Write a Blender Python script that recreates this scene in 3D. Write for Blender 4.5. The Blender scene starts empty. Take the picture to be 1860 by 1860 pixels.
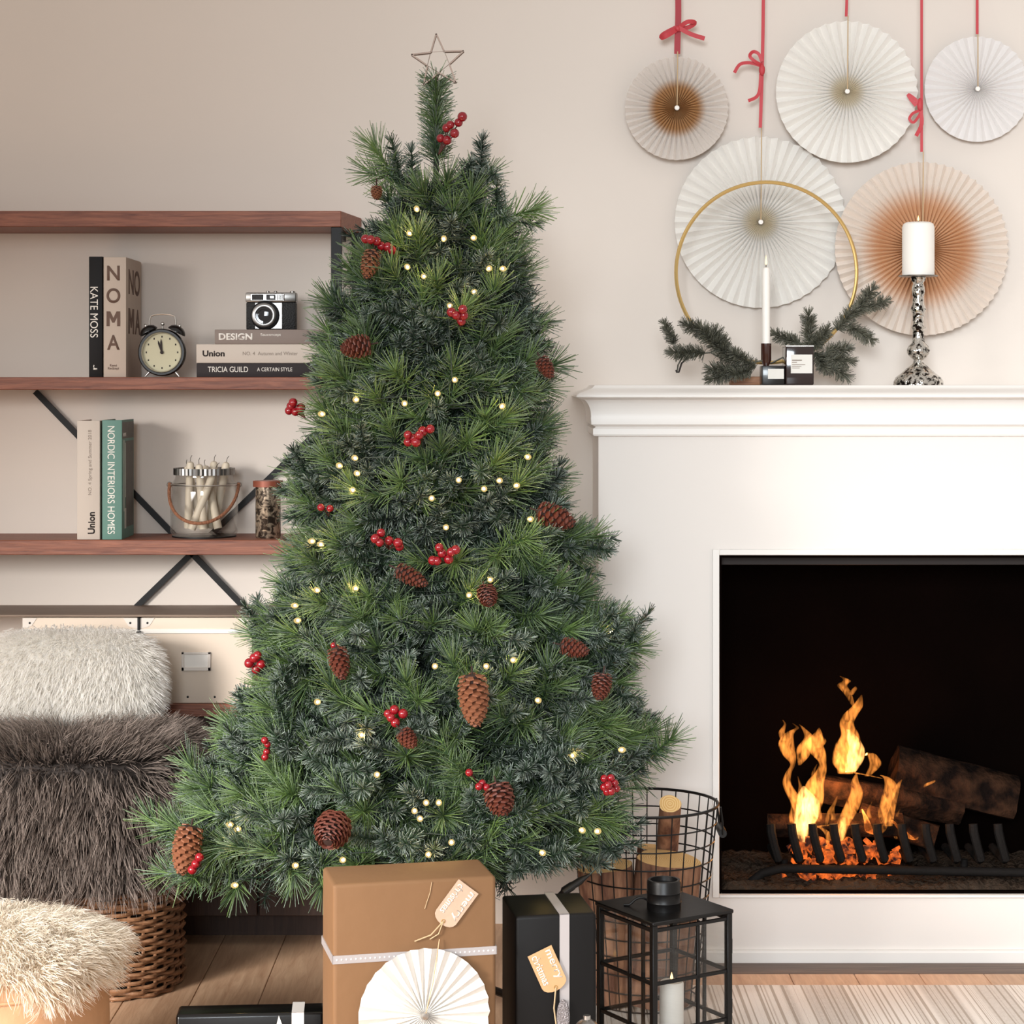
import bpy, bmesh, math, random
import numpy as np
from mathutils import Vector, Matrix

random.seed(7)
RNG = np.random.default_rng(7)
sc = bpy.context.scene
C = sc.collection

# ------------------------------------------------------------------ camera
F, CX, HY, CH = 3790.0, 930.0, 698.0, 1.25          # focal length in px, principal column, horizon row, eye height
cam_d = bpy.data.cameras.new('camera')
cam = bpy.data.objects.new('camera', cam_d)
C.objects.link(cam)
cam.location = (0, 0, CH)
cam.rotation_euler = (math.radians(90), 0, 0)
cam_d.sensor_width = 36
cam_d.lens = 36 * F / 1860
cam_d.shift_y = -(930 - HY) / 1860
cam_d.clip_start = 0.05
sc.camera = cam

# ------------------------------------------------------------------ light
world = bpy.data.worlds.new('room_light')
sc.world = world
world.use_nodes = True
_bg = world.node_tree.nodes['Background']
_bg.inputs[0].default_value = (1.0, 0.92, 0.845, 1)
_bg.inputs[1].default_value = 0.63


def area(name, loc, target, size, power, color=(1, 1, 1), spread=180):
    l = bpy.data.lights.new(name, 'AREA')
    l.shape = 'RECTANGLE'
    l.size, l.size_y = size
    l.energy = power
    l.color = color
    l.spread = math.radians(spread)
    o = bpy.data.objects.new(name, l)
    C.objects.link(o)
    o.location = loc
    d = Vector(target) - Vector(loc)
    o.rotation_euler = d.to_track_quat('-Z', 'Y').to_euler()
    return o


area('front_key_light', (-0.25, -2.6, 2.2), (1.8, 4.8, 0.95), (2.0, 1.6), 36, (0.86, 0.94, 1.0), 46)  # unseen key lamp added behind the camera, narrow beam brightens the right side
area('left_window_light', (-2.7, 1.2, 1.25), (-0.5, 4.1, 0.02), (1.1, 1.3), 24, (1.0, 0.97, 0.93), 43)
area('overhead_fill_light', (0.8, 2.3, 2.75), (0.8, 2.6, 0.0), (1.2, 1.2), 6, (1.0, 0.97, 0.93), 100)  # added overhead fill to lift the rug and floor, no fitting there

sc.view_settings.view_transform = 'Standard'
sc.view_settings.look = 'None'
sc.view_settings.gamma = 1.0
sc.view_settings.use_curve_mapping = False
sc.view_settings.exposure = 0.0
sc.cycles.use_denoising = True
sc.cycles.max_bounces = 6
sc.cycles.diffuse_bounces = 3
sc.cycles.adaptive_threshold = 0.02
sc.cycles.transparent_max_bounces = 16


# ------------------------------------------------------------------ helpers
def at(px, py, D):
    """photograph pixel + distance from the camera plane -> point in the room"""
    return Vector(((px - CX) * D / F, D, CH - (py - HY) * D / F))


def lin(h):
    h = h.lstrip('#')
    out = []
    for i in (0, 2, 4):
        c = int(h[i:i + 2], 16) / 255
        out.append(c / 12.92 if c <= 0.04045 else ((c + 0.055) / 1.055) ** 2.4)
    return (*out, 1.0)


def nodes_of(name):
    m = bpy.data.materials.new(name)
    m.use_nodes = True
    nt = m.node_tree
    return m, nt, nt.nodes['Principled BSDF']


def N(nt, kind, **kw):
    n = nt.nodes.new(kind)
    for k, v in kw.items():
        if k.startswith('i_'):
            n.inputs[k[2:].replace('_', ' ')].default_value = v
        else:
            setattr(n, k, v)
    return n


def mat(name, color, rough=0.6, metal=0.0, vary=0.0, scale=20.0, bump=0.0, bscale=60.0, coat=0.0, trans=0.0, sheen=0.0, spec=0.5):
    m, nt, b = nodes_of(name)
    c = lin(color)
    b.inputs['Base Color'].default_value = c
    b.inputs['Roughness'].default_value = rough
    b.inputs['Metallic'].default_value = metal
    b.inputs['Specular IOR Level'].default_value = spec
    if coat:
        b.inputs['Coat Weight'].default_value = coat
    if sheen:
        b.inputs['Sheen Weight'].default_value = sheen
    tc = N(nt, 'ShaderNodeTexCoord')
    if vary:
        nz = N(nt, 'ShaderNodeTexNoise', i_Scale=scale, i_Detail=4.0)
        nt.links.new(tc.outputs['Object'], nz.inputs['Vector'])
        mx = N(nt, 'ShaderNodeMix', data_type='RGBA')
        mx.inputs['A'].default_value = tuple(max(0, x * (1 - vary)) for x in c[:3]) + (1,)
        mx.inputs['B'].default_value = tuple(min(1, x * (1 + vary)) for x in c[:3]) + (1,)
        nt.links.new(nz.outputs['Fac'], mx.inputs['Factor'])
        nt.links.new(mx.outputs['Result'], b.inputs['Base Color'])
    if bump:
        nz2 = N(nt, 'ShaderNodeTexNoise', i_Scale=bscale, i_Detail=3.0)
        nt.links.new(tc.outputs['Object'], nz2.inputs['Vector'])
        bp = N(nt, 'ShaderNodeBump', i_Strength=bump, i_Distance=0.01)
        nt.links.new(nz2.outputs['Fac'], bp.inputs['Height'])
        nt.links.new(bp.outputs['Normal'], b.inputs['Normal'])
    return m


def wood(name, c1, c2, axis='X', scale=9.0, rough=0.55, stretch=14.0, rnd=0.0):
    """grain stretched along an axis; rnd shifts tone per object"""
    m, nt, b = nodes_of(name)
    tc = N(nt, 'ShaderNodeTexCoord')
    mp = N(nt, 'ShaderNodeMapping')
    s = [stretch, stretch, stretch]
    s['XYZ'.index(axis)] = 1.0
    mp.inputs['Scale'].default_value = s
    nz = N(nt, 'ShaderNodeTexNoise', i_Scale=scale, i_Detail=6.0, i_Roughness=0.65, i_Distortion=0.6)
    rp = N(nt, 'ShaderNodeValToRGB')
    rp.color_ramp.elements[0].position = 0.3
    rp.color_ramp.elements[1].position = 0.72
    rp.color_ramp.elements[0].color = lin(c1)
    rp.color_ramp.elements[1].color = lin(c2)
    nt.links.new(tc.outputs['Object'], mp.inputs['Vector'])
    oi = N(nt, 'ShaderNodeObjectInfo')
    ad = N(nt, 'ShaderNodeVectorMath', operation='SCALE')
    ad.inputs['Scale'].default_value = 7.0
    cb = N(nt, 'ShaderNodeCombineXYZ')
    for k in 'XYZ':
        nt.links.new(oi.outputs['Random'], cb.inputs[k])
    nt.links.new(cb.outputs[0], ad.inputs[0])
    nt.links.new(ad.outputs[0], mp.inputs['Location'])
    nt.links.new(mp.outputs['Vector'], nz.inputs['Vector'])
    nt.links.new(nz.outputs['Fac'], rp.inputs['Fac'])
    hs = N(nt, 'ShaderNodeHueSaturation')
    mr = N(nt, 'ShaderNodeMapRange')
    mr.inputs['To Min'].default_value = 1 - rnd
    mr.inputs['To Max'].default_value = 1 + rnd
    nt.links.new(oi.outputs['Random'], mr.inputs['Value'])
    nt.links.new(mr.outputs['Result'], hs.inputs['Value'])
    nt.links.new(rp.outputs['Color'], hs.inputs['Color'])
    nt.links.new(hs.outputs['Color'], b.inputs['Base Color'])
    b.inputs['Roughness'].default_value = rough
    bp = N(nt, 'ShaderNodeBump', i_Strength=0.25, i_Distance=0.004)
    nt.links.new(nz.outputs['Fac'], bp.inputs['Height'])
    nt.links.new(bp.outputs['Normal'], b.inputs['Normal'])
    return m


def emit(name, color, strength):
    m = bpy.data.materials.new(name)
    m.use_nodes = True
    nt = m.node_tree
    nt.nodes.clear()
    e = N(nt, 'ShaderNodeEmission', i_Strength=strength)
    e.inputs['Color'].default_value = color
    o = N(nt, 'ShaderNodeOutputMaterial')
    nt.links.new(e.outputs[0], o.inputs['Surface'])
    return m


def glass(name, tint=(0.955, 0.955, 0.95, 1), share=0.035, gloss_rough=0.02):
    """thin clear glass: light goes straight through, a small share is mirrored, more at grazing angles as real glass does"""
    m = bpy.data.materials.new(name)
    m.use_nodes = True
    nt = m.node_tree
    nt.nodes.clear()
    t = N(nt, 'ShaderNodeBsdfTransparent')
    t.inputs[0].default_value = tint
    g = N(nt, 'ShaderNodeBsdfGlossy', i_Roughness=gloss_rough)
    mx = N(nt, 'ShaderNodeMixShader')
    o = N(nt, 'ShaderNodeOutputMaterial')
    lw = N(nt, 'ShaderNodeLayerWeight', i_Blend=0.5)
    pw_n = N(nt, 'ShaderNodeMath', operation='POWER'); pw_n.inputs[1].default_value = 4.0
    ma = N(nt, 'ShaderNodeMath', operation='MULTIPLY_ADD'); ma.inputs[1].default_value = 0.55; ma.inputs[2].default_value = share
    nt.links.new(lw.outputs['Facing'], pw_n.inputs[0]); nt.links.new(pw_n.outputs[0], ma.inputs[0]); nt.links.new(ma.outputs[0], mx.inputs[0])
    nt.links.new(t.outputs[0], mx.inputs[1])
    nt.links.new(g.outputs[0], mx.inputs[2])
    nt.links.new(mx.outputs[0], o.inputs['Surface'])
    return m


# --- bmesh shapes
def nb():
    return bmesh.new()


def box(bm, x0, x1, y0, y1, z0, z1, bev=0.0, seg=2, M=None, mi=0):
    r = bmesh.ops.create_cube(bm, size=1.0)
    vs = r['verts']
    S = Matrix.Translation(((x0 + x1) / 2, (y0 + y1) / 2, (z0 + z1) / 2)) @ Matrix.Diagonal((abs(x1 - x0), abs(y1 - y0), abs(z1 - z0), 1))
    bmesh.ops.transform(bm, matrix=(M @ S) if M else S, verts=vs)
    fs = {f for v in vs for f in v.link_faces}
    if bev > 0:
        es = list({e for v in vs for e in v.link_edges})
        out = bmesh.ops.bevel(bm, geom=es, offset=bev, segments=seg, affect='EDGES', profile=0.5)
        fs |= set(out['faces'])
    for f in fs:
        if f.is_valid:
            f.material_index = mi


def frame_of(d):
    d = d.normalized()
    a = Vector((0, 0, 1)) if abs(d.z) < 0.9 else Vector((1, 0, 0))
    u = d.cross(a).normalized()
    v = d.cross(u).normalized()
    return u, v


def tube(bm, pts, r, seg=8, closed=False, cap=True, flat=1.0, mi=0):
    """round rod along a path; r a number or one per point"""
    pts = [Vector(p) for p in pts]
    n = len(pts)
    rs = [r] * n if isinstance(r, (int, float)) else list(r)
    rings = []
    u = None
    for i in range(n):
        if closed:
            d = pts[(i + 1) % n] - pts[i - 1]
        else:
            d = pts[min(i + 1, n - 1)] - pts[max(i - 1, 0)]
        d = d.normalized() if d.length > 1e-9 else Vector((0, 0, 1))
        if u is None:
            u, v = frame_of(d)
        else:
            u = (u - d * u.dot(d))
            u = u.normalized() if u.length > 1e-6 else frame_of(d)[0]
            v = d.cross(u).normalized()
        ring = []
        for k in range(seg):
            a = 2 * math.pi * k / seg
            ring.append(bm.verts.new(pts[i] + u * (math.cos(a) * rs[i]) + v * (math.sin(a) * rs[i] * flat)))
        rings.append(ring)
    m = n if closed else n - 1
    for i in range(m):
        A, B = rings[i], rings[(i + 1) % n]
        for k in range(seg):
            f = bm.faces.new((A[k], A[(k + 1) % seg], B[(k + 1) % seg], B[k]))
            f.material_index = mi
    if cap and not closed:
        f = bm.faces.new(rings[0][::-1]); f.material_index = mi
        f = bm.faces.new(rings[-1]); f.material_index = mi


def rod(bm, p0, p1, r, r1=None, seg=12, mi=0):
    tube(bm, [p0, p1], [r, r if r1 is None else r1], seg, mi=mi)


def bar(bm, p0, p1, w, h, up=(0, 0, 1), bev=0.0):
    """square bar from p0 to p1"""
    p0, p1 = Vector(p0), Vector(p1)
    d = p1 - p0
    x = d.normalized()
    z = Vector(up)
    z = (z - x * z.dot(x))
    if z.length < 1e-5:
        z = Vector((0, 1, 0))
    z.normalize()
    y = z.cross(x)
    M = Matrix.Translation((p0 + p1) / 2) @ Matrix((x, y, z)).transposed().to_4x4()
    box(bm, -d.length / 2, d.length / 2, -w / 2, w / 2, -h / 2, h / 2, bev, 1, M)


def lathe(bm, prof, seg=24, o=(0, 0, 0), M=None, mi=0):
    """profile of (radius, height) turned about z"""
    o = Vector(o)
    rings = []
    for r, z in prof:
        if r < 1e-6:
            p = Vector((0, 0, z))
            rings.append([bm.verts.new((M @ p if M else p) + o)])
        else:
            ring = []
            for k in range(seg):
                a = 2 * math.pi * k / seg
                p = Vector((r * math.cos(a), r * math.sin(a), z))
                ring.append(bm.verts.new((M @ p if M else p) + o))
            rings.append(ring)
    for A, B in zip(rings, rings[1:]):
        for k in range(seg):
            k2 = (k + 1) % seg
            if len(A) == 1 and len(B) == 1:
                continue
            if len(A) == 1:
                f = bm.faces.new((A[0], B[k2], B[k]))
            elif len(B) == 1:
                f = bm.faces.new((A[k], A[k2], B[0]))
            else:
                f = bm.faces.new((A[k], A[k2], B[k2], B[k]))
            f.material_index = mi


def ball(bm, c, r, seg=12, rings=8, s=(1, 1, 1), mi=0):
    ret = bmesh.ops.create_uvsphere(bm, u_segments=seg, v_segments=rings, radius=r)
    M = Matrix.Translation(Vector(c)) @ Matrix.Diagonal((*s, 1))
    bmesh.ops.transform(bm, matrix=M, verts=ret['verts'])
    if mi:
        for v in ret['verts']:
            for f in v.link_faces:
                f.material_index = mi


def prism(bm, pts, depth_vec, mi=0):
    """flat outline (list of points) given thickness along depth_vec"""
    d = Vector(depth_vec)
    A = [bm.verts.new(Vector(p)) for p in pts]
    B = [bm.verts.new(Vector(p) + d) for p in pts]
    n = len(pts)
    fs = [bm.faces.new(A), bm.faces.new(B[::-1])]
    for i in range(n):
        j = (i + 1) % n
        fs.append(bm.faces.new((A[j], A[i], B[i], B[j])))
    for f in fs:
        f.material_index = mi


def band(bm, pts, width, wdir, thick=0.0006):
    """a ribbon: strip along pts, its width along wdir, given thickness"""
    pts = [Vector(p) for p in pts]
    n = len(pts)
    rows = []
    for i in range(n):
        d = (pts[min(i + 1, n - 1)] - pts[max(i - 1, 0)]).normalized()
        w = wdir(i) if callable(wdir) else Vector(wdir)
        w = (w - d * w.dot(d)).normalized()
        nn = d.cross(w).normalized() * (thick / 2)
        hw = (width[i] if isinstance(width, (list, tuple)) else width) / 2
        rows.append([bm.verts.new(pts[i] + w * hw + nn), bm.verts.new(pts[i] - w * hw + nn),
                     bm.verts.new(pts[i] - w * hw - nn), bm.verts.new(pts[i] + w * hw - nn)])
    for A, B in zip(rows, rows[1:]):
        for k in range(4):
            bm.faces.new((A[k], A[(k + 1) % 4], B[(k + 1) % 4], B[k]))
    bm.faces.new(rows[0][::-1])
    bm.faces.new(rows[-1])


# --- objects
MW = {}


def _tag(o, label=None, cat=None, group=None, kind=None):
    if label: o['label'] = label
    if cat: o['category'] = cat
    if group: o['group'] = group
    if kind: o['kind'] = kind
    return o


def thing(name, label, cat, loc=(0, 0, 0), rz=0.0, group=None, kind=None, M=None):
    o = bpy.data.objects.new(name, None)
    o.empty_display_size = 0.05
    C.objects.link(o)
    M = M or (Matrix.Translation(Vector(loc)) @ Matrix.Rotation(rz, 4, 'Z'))
    o.matrix_world = M
    MW[o.name] = M
    return _tag(o, label, cat, group, kind)


def mesh_of(name, bm, mats, smooth=40):
    bmesh.ops.recalc_face_normals(bm, faces=bm.faces)
    me = bpy.data.meshes.new(name)
    bm.to_mesh(me)
    bm.free()
    for m in (mats if isinstance(mats, (list, tuple)) else [mats]):
        me.materials.append(m)
    if smooth:
        me.shade_smooth()
        me.set_sharp_from_angle(angle=math.radians(smooth))
    return me


def part(name, bm, mats, parent, world=True, smooth=40, label=None, kind=None):
    """one mesh under a thing (or under a part); built in room coordinates unless world=False"""
    P = MW[parent.name]
    if world:
        bmesh.ops.transform(bm, matrix=P.inverted(), verts=bm.verts)
    o = bpy.data.objects.new(name, mesh_of(name, bm, mats, smooth))
    C.objects.link(o)
    o.parent = parent
    MW[o.name] = P
    return _tag(o, label, None, None, kind)


def single(name, bm, mats, label, cat, loc=(0, 0, 0), group=None, kind=None, smooth=40, world=True):
    """a thing that is one mesh, with its origin at loc"""
    if world:
        bmesh.ops.transform(bm, matrix=Matrix.Translation(-Vector(loc)), verts=bm.verts)
    o = bpy.data.objects.new(name, mesh_of(name, bm, mats, smooth))
    C.objects.link(o)
    o.location = loc
    MW[o.name] = Matrix.Translation(Vector(loc))
    return _tag(o, label, cat, group, kind)


def inst(name, me, parent, M):
    """a part that shares mesh data, placed by a matrix local to its parent"""
    o = bpy.data.objects.new(name, me)
    C.objects.link(o)
    o.parent = parent
    o.matrix_local = M
    MW[o.name] = MW[parent.name]
    return o


def np_mesh(name, V, Fc, mats, tint=None, smooth=False):
    me = bpy.data.meshes.new(name)
    V = np.ascontiguousarray(V, dtype=np.float32)
    Fc = np.ascontiguousarray(Fc, dtype=np.int32)
    k = Fc.shape[1]
    me.vertices.add(len(V))
    me.vertices.foreach_set('co', V.ravel())
    me.loops.add(Fc.size)
    me.loops.foreach_set('vertex_index', Fc.ravel())
    me.polygons.add(len(Fc))
    me.polygons.foreach_set('loop_start', np.arange(len(Fc), dtype=np.int32) * k)
    if tint is not None:
        a = me.attributes.new('tint', 'FLOAT_COLOR', 'POINT')
        a.data.foreach_set('color', np.ascontiguousarray(tint, dtype=np.float32).ravel())
    me.update(calc_edges=True)
    for m in (mats if isinstance(mats, (list, tuple)) else [mats]):
        me.materials.append(m)
    if smooth:
        me.shade_smooth()
    return me


def text(name, body, o, u, v, w, h, m, parent, bold=0.0, thick=0.0004, label=None):
    """flat lettering centred on o, running along u with its top along v, fitted to w x h"""
    cu = bpy.data.curves.new('lettering', 'FONT')
    cu.body = body
    cu.align_x = 'CENTER'
    cu.offset = bold
    cu.space_line = 0.85
    ob = bpy.data.objects.new('lettering_source', cu)
    C.objects.link(ob)
    dg = bpy.context.evaluated_depsgraph_get()
    dg.update()
    me = bpy.data.meshes.new_from_object(ob.evaluated_get(dg))
    bpy.data.objects.remove(ob)
    bpy.data.curves.remove(cu)
    n = len(me.vertices)
    co = np.empty(n * 3, dtype=np.float32)
    me.vertices.foreach_get('co', co)
    co = co.reshape(-1, 3)
    lo, hi = co.min(0), co.max(0)
    s = (co - (lo + hi) / 2) / np.maximum(hi - lo, 1e-6)
    u, v = Vector(u).normalized(), Vector(v).normalized()
    nn = u.cross(v)
    P = MW[parent.name].inverted()
    O = P @ Vector(o)
    R = P.to_3x3()
    U, Vv, Nn = np.array(R @ u), np.array(R @ v), np.array(R @ nn)
    co2 = np.array(O) + s[:, :1] * w * U + s[:, 1:2] * h * Vv
    me.vertices.foreach_set('co', co2.astype(np.float32).ravel())
    bm = nb()
    bm.from_mesh(me)
    bpy.data.meshes.remove(me)
    r = bmesh.ops.extrude_face_region(bm, geom=bm.faces[:])
    vs = [g for g in r['geom'] if isinstance(g, bmesh.types.BMVert)]
    bmesh.ops.translate(bm, vec=Vector(Nn) * thick, verts=vs)
    return part(name, bm, m, parent, world=False, smooth=0, label=label)


# ------------------------------------------------------------------ materials
M_wall = mat('wall_plaster', '#dfd4ca', 0.9, vary=0.03, scale=2.5, bump=0.05, bscale=35)
M_white = mat('painted_white', '#e9e3dd', 0.45, vary=0.012, scale=5)
M_surround = mat('painted_surround', '#e2dad3', 0.6, vary=0.02, scale=4)
M_shelf = wood('red_brown_shelf_wood', '#5f3123', '#9a5f47', 'X', 9, 0.5)
M_shelf_grey = wood('grey_brown_board', '#6f5d52', '#94806f', 'X', 7, 0.6)
M_cab = wood('dark_cabinet_wood', '#33221b', '#4c352a', 'Z', 7, 0.6)
M_plank = wood('oak_plank', '#bb9172', '#dfba98', 'Y', 6.0, 0.5, 12, 0.10)
M_border = wood('dark_border_board', '#54423a', '#7d685a', 'X', 6, 0.55)
M_sub = mat('subfloor', '#3a2b22', 0.9)
M_black = mat('black_metal', '#0b0909', 0.5, 0.0, spec=0.3)
M_blackpaint = mat('black_painted_steel', '#0d0b0b', 0.4, 0.0, bump=0.02, spec=0.35)
M_ink = mat('dark_ink', '#2c2422', 0.8)
M_inkbrown = mat('brown_ink', '#6a5348', 0.8)
M_inkwhite = mat('white_ink', '#efe8e0', 0.7)
M_inkgrey = mat('grey_ink', '#8c7f74', 0.8)
M_pages = mat('book_pages', '#ddd2c2', 0.9, vary=0.06, scale=200)
M_chrome = mat('chrome', '#94918e', 0.3, 1.0)
M_satin = mat('satin_silver', '#c9c6c2', 0.32, 1.0)
M_glass = glass('clear_glass')
M_wax = mat('candle_wax', '#f1ebe3', 0.5, sheen=0.1)
M_wick = mat('candle_wick', '#3b3028', 0.9)
M_brass = mat('brass', '#d9b777', 0.38, 0.9)
M_rope = mat('brown_rope', '#8a5a40', 0.85, vary=0.3, scale=160, bump=0.6, bscale=220)
M_kraft = mat('kraft_paper', '#7f5c3c', 0.75, vary=0.05, scale=9, bump=0.12, bscale=30)
M_blackpaper = mat('black_wrapping_paper', '#0c0a0a', 0.5, bump=0.04, bscale=14, spec=0.25)
M_silver_rib = mat('silver_ribbon', '#b9b3b3', 0.4, 0.25)
M_twine = mat('twine', '#c5a984', 0.9)
M_red_rib = mat('red_ribbon', '#c03a42', 0.55)
M_darkred_rib = mat('dark_red_ribbon', '#a32430', 0.55)
M_frost = mat('frosted_flock', '#c9cfcb', 0.9)
M_flame_wax = emit('candle_flame', (1.0, 0.62, 0.25, 1), 3.5)

# ------------------------------------------------------------------ room
WALL_Y, SHELF_Y, FIRE_Y = 4.84, 4.63, 4.52

bm = nb()
box(bm, -3.4, 3.6, WALL_Y, WALL_Y + 0.12, 0, 2.9)
single('wall_back', bm, M_wall, 'plain beige plaster wall behind the tree, shelves and fireplace', 'wall', kind='structure')

floor = single('floor', (lambda b: (box(b, -3.4, 3.6, -0.6, WALL_Y, -0.06, -0.012), b)[1])(nb()), M_sub,
               'light brown wooden plank floor', 'floor', kind='structure')
_pm = {}
pw = 0.1375
x = -3.4
col_i = 0
while x < 3.55:
    y_hi = 4.424 if x > 0.05 else WALL_Y - 0.002
    y = y_hi - [0.95, 1.75, 1.3, 2.0][col_i % 4]
    top = y_hi
    while top > -0.5:
        y = max(y, -0.6)
        L = round(top - y, 3)
        if L not in _pm:
            b = nb()
            box(b, 0.0006, pw - 0.0006, 0.0006, L - 0.0006, -0.012, 0.0, 0.0012, 1)
            _pm[L] = mesh_of('plank', b, M_plank, 30)
        inst('plank', _pm[L], floor, Matrix.Translation((x, y, 0)))
        top = y
        y = top - 1.6
    x += pw
    col_i += 1
b = nb(); box(b, 0.13, 3.6, 4.425, 4.505, -0.012, 0.0005, 0.0015, 1)
part('border_board', b, M_border, floor, label='darker grey brown board along the hearth')
b = nb(); box(b, 0.13, 3.6, 4.506, WALL_Y, -0.012, 0.0, 0.001, 1)
part('border_board', b, M_border, floor)

# rug with woven stripes that run towards the wall
m, nt, bs = nodes_of('woven_rug')
tc = N(nt, 'ShaderNodeTexCoord')
sp = N(nt, 'ShaderNodeSeparateXYZ')
nt.links.new(tc.outputs['Object'], sp.inputs[0])
nz1 = N(nt, 'ShaderNodeTexNoise', noise_dimensions='1D', i_Scale=130.0, i_Detail=2.0)
nt.links.new(sp.outputs['X'], nz1.inputs['W'])
r1 = N(nt, 'ShaderNodeValToRGB')
r1.color_ramp.elements[0].position = 0.40; r1.color_ramp.elements[0].color = lin('#cbc0b5')
r1.color_ramp.elements[1].position = 0.47; r1.color_ramp.elements[1].color = lin('#fffaf4')
nt.links.new(nz1.outputs['Fac'], r1.inputs['Fac'])
wv = N(nt, 'ShaderNodeTexWave', wave_type='BANDS', bands_direction='Y', i_Scale=75.0, i_Distortion=2.0)
wv.inputs['Detail Scale'].default_value = 4.0
nt.links.new(tc.outputs['Object'], wv.inputs['Vector'])
nz2 = N(nt, 'ShaderNodeTexNoise', noise_dimensions='1D', i_Scale=9.0)
nt.links.new(sp.outputs['X'], nz2.inputs['W'])
r2 = N(nt, 'ShaderNodeValToRGB')
r2.color_ramp.elements[0].position = 0.5; r2.color_ramp.elements[1].position = 0.55
nt.links.new(nz2.outputs['Fac'], r2.inputs['Fac'])
mul = N(nt, 'ShaderNodeMath', operation='MULTIPLY')
nt.links.new(wv.outputs['Fac'], mul.inputs[0]); nt.links.new(r2.outputs['Color'], mul.inputs[1])
mul2 = N(nt, 'ShaderNodeMath', operation='MULTIPLY'); mul2.inputs[1].default_value = 0.6
nt.links.new(mul.outputs[0], mul2.inputs[0])
mx = N(nt, 'ShaderNodeMix', data_type='RGBA')
mx.inputs['B'].default_value = lin('#aa9e93')
nt.links.new(mul2.outputs[0], mx.inputs['Factor']); nt.links.new(r1.outputs['Color'], mx.inputs['A'])
nt.links.new(mx.outputs['Result'], bs.inputs['Base Color'])
bs.inputs['Roughness'].default_value = 0.95
nz3 = N(nt, 'ShaderNodeTexNoise', i_Scale=420.0, i_Detail=2.0)
nt.links.new(tc.outputs['Object'], nz3.inputs['Vector'])
bp = N(nt, 'ShaderNodeBump', i_Strength=0.5, i_Distance=0.004)
nt.links.new(nz3.outputs['Fac'], bp.inputs['Height']); nt.links.new(bp.outputs['Normal'], bs.inputs['Normal'])
M_rug = m
b = nb(); box(b, 0.13, 2.6, 2.2, 4.318, 0.0, 0.008, 0.003, 2)
single('rug', b, M_rug, 'cream woven rug with grey stripes in front of the fireplace', 'rug', (0.13, 4.318, 0))

# ------------------------------------------------------------------ shelving unit
def zs(py, D=SHELF_Y):
    return CH - (py - HY) * D / F


def xs(px, D=SHELF_Y):
    return (px - CX) * D / F


SX0, SX1 = -1.45, xs(619.5)
SXB = (657 - CX) * WALL_Y / F             # the right end runs out a little towards the wall
shelving = thing('shelving_unit', 'wooden wall shelves on a black steel frame left of the tree', 'shelves', (-0.9, 4.735, 0))


def board(z0, z1, x1=SX1, xb=SXB):
    b = nb()
    prism(b, [(SX0, SHELF_Y, z0), (x1, SHELF_Y, z0), (xb, WALL_Y - 0.002, z0), (SX0, WALL_Y - 0.002, z0)], (0, 0, z1 - z0))
    es = [e for e in b.edges]
    bmesh.ops.bevel(b, geom=es, offset=0.0015, segments=1, affect='EDGES')
    return b


Z_TOP = (zs(412), zs(383))
Z_2 = (zs(708), zs(685))
Z_3 = (zs(1008), zs(981))
Z_4 = (zs(1121), zs(1117))
Z_5 = (zs(1302), zs(1279))
for zz, mm, lab in ((Z_TOP, M_shelf, None), (Z_2, M_shelf, None), (Z_3, M_shelf, None), (Z_4, M_shelf_grey, 'thin grey brown board'), (Z_5, M_shelf, None)):
    part('shelf_board', board(*zz), mm, shelving, smooth=0, label=lab)
pw_ = 0.0235
for xx, yy in ((xs(601), SHELF_Y + 0.002), (xs(624) + 0.004, WALL_Y - 0.03), (SX0 + 0.01, SHELF_Y + 0.002), (SX0 + 0.01, WALL_Y - 0.03)):
    b = nb(); box(b, xx, xx + pw_, yy, yy + pw_, 0, Z_TOP[0] - 0.0005, 0.001, 1)
    part('post', b, M_black, shelving, label='black steel post')
for zz in (Z_TOP[0] - 0.022, Z_5[0] - 0.022):
    b = nb(); box(b, xs(603), xs(617), SHELF_Y + 0.026, WALL_Y - 0.031, zz, zz + 0.021)
    part('crossbar', b, M_black, shelving)
# X brace against the wall, its middle behind the third board
YB = WALL_Y - 0.012
cxb = at(343, 1005, YB)
for q0, q1 in ((at(247, 1103, YB), at(652, 711, YB)), (at(443, 1103, YB), at(64, 711, YB))):
    b = nb(); bar(b, (q0.x, YB, q0.z), (q1.x, YB, q1.z), 0.006, 0.0135, up=(0, 0, 1))
    part('brace', b, M_black, shelving, label='black diagonal steel brace')
# closed lower cupboard
zc0, zc1 = zs(1668), Z_5[0] - 0.001
for x0, x1 in ((SX0 + 0.03, -1.06), (-1.056, xs(470, 4.66) - 0.002), (xs(470, 4.66) + 0.002, xs(598))):
    b = nb(); box(b, x0, x1, 4.648, 4.668, zc0, zc1, 0.002, 1)
    part('cupboard_door', b, M_cab, shelving, label='dark wood cupboard door')
b = nb(); box(b, SX0 + 0.03, xs(598), 4.669, WALL_Y - 0.004, zc0, zc1)
part('cupboard_body', b, M_cab, shelving)
b = nb(); box(b, SX0 + 0.03, xs(598), 4.735, 4.755, 0, zc0)
part('toe_kick', b, M_cab, shelving)

# ------------------------------------------------------------------ storage boxes
M_card = mat('cream_storage_card', '#dccab8', 0.7, vary=0.02, scale=6)
M_cardedge = mat('white_lid_edge', '#efe8e0', 0.5)
M_plate = mat('pale_corner_plate', '#ddd2c8', 0.5)


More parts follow.
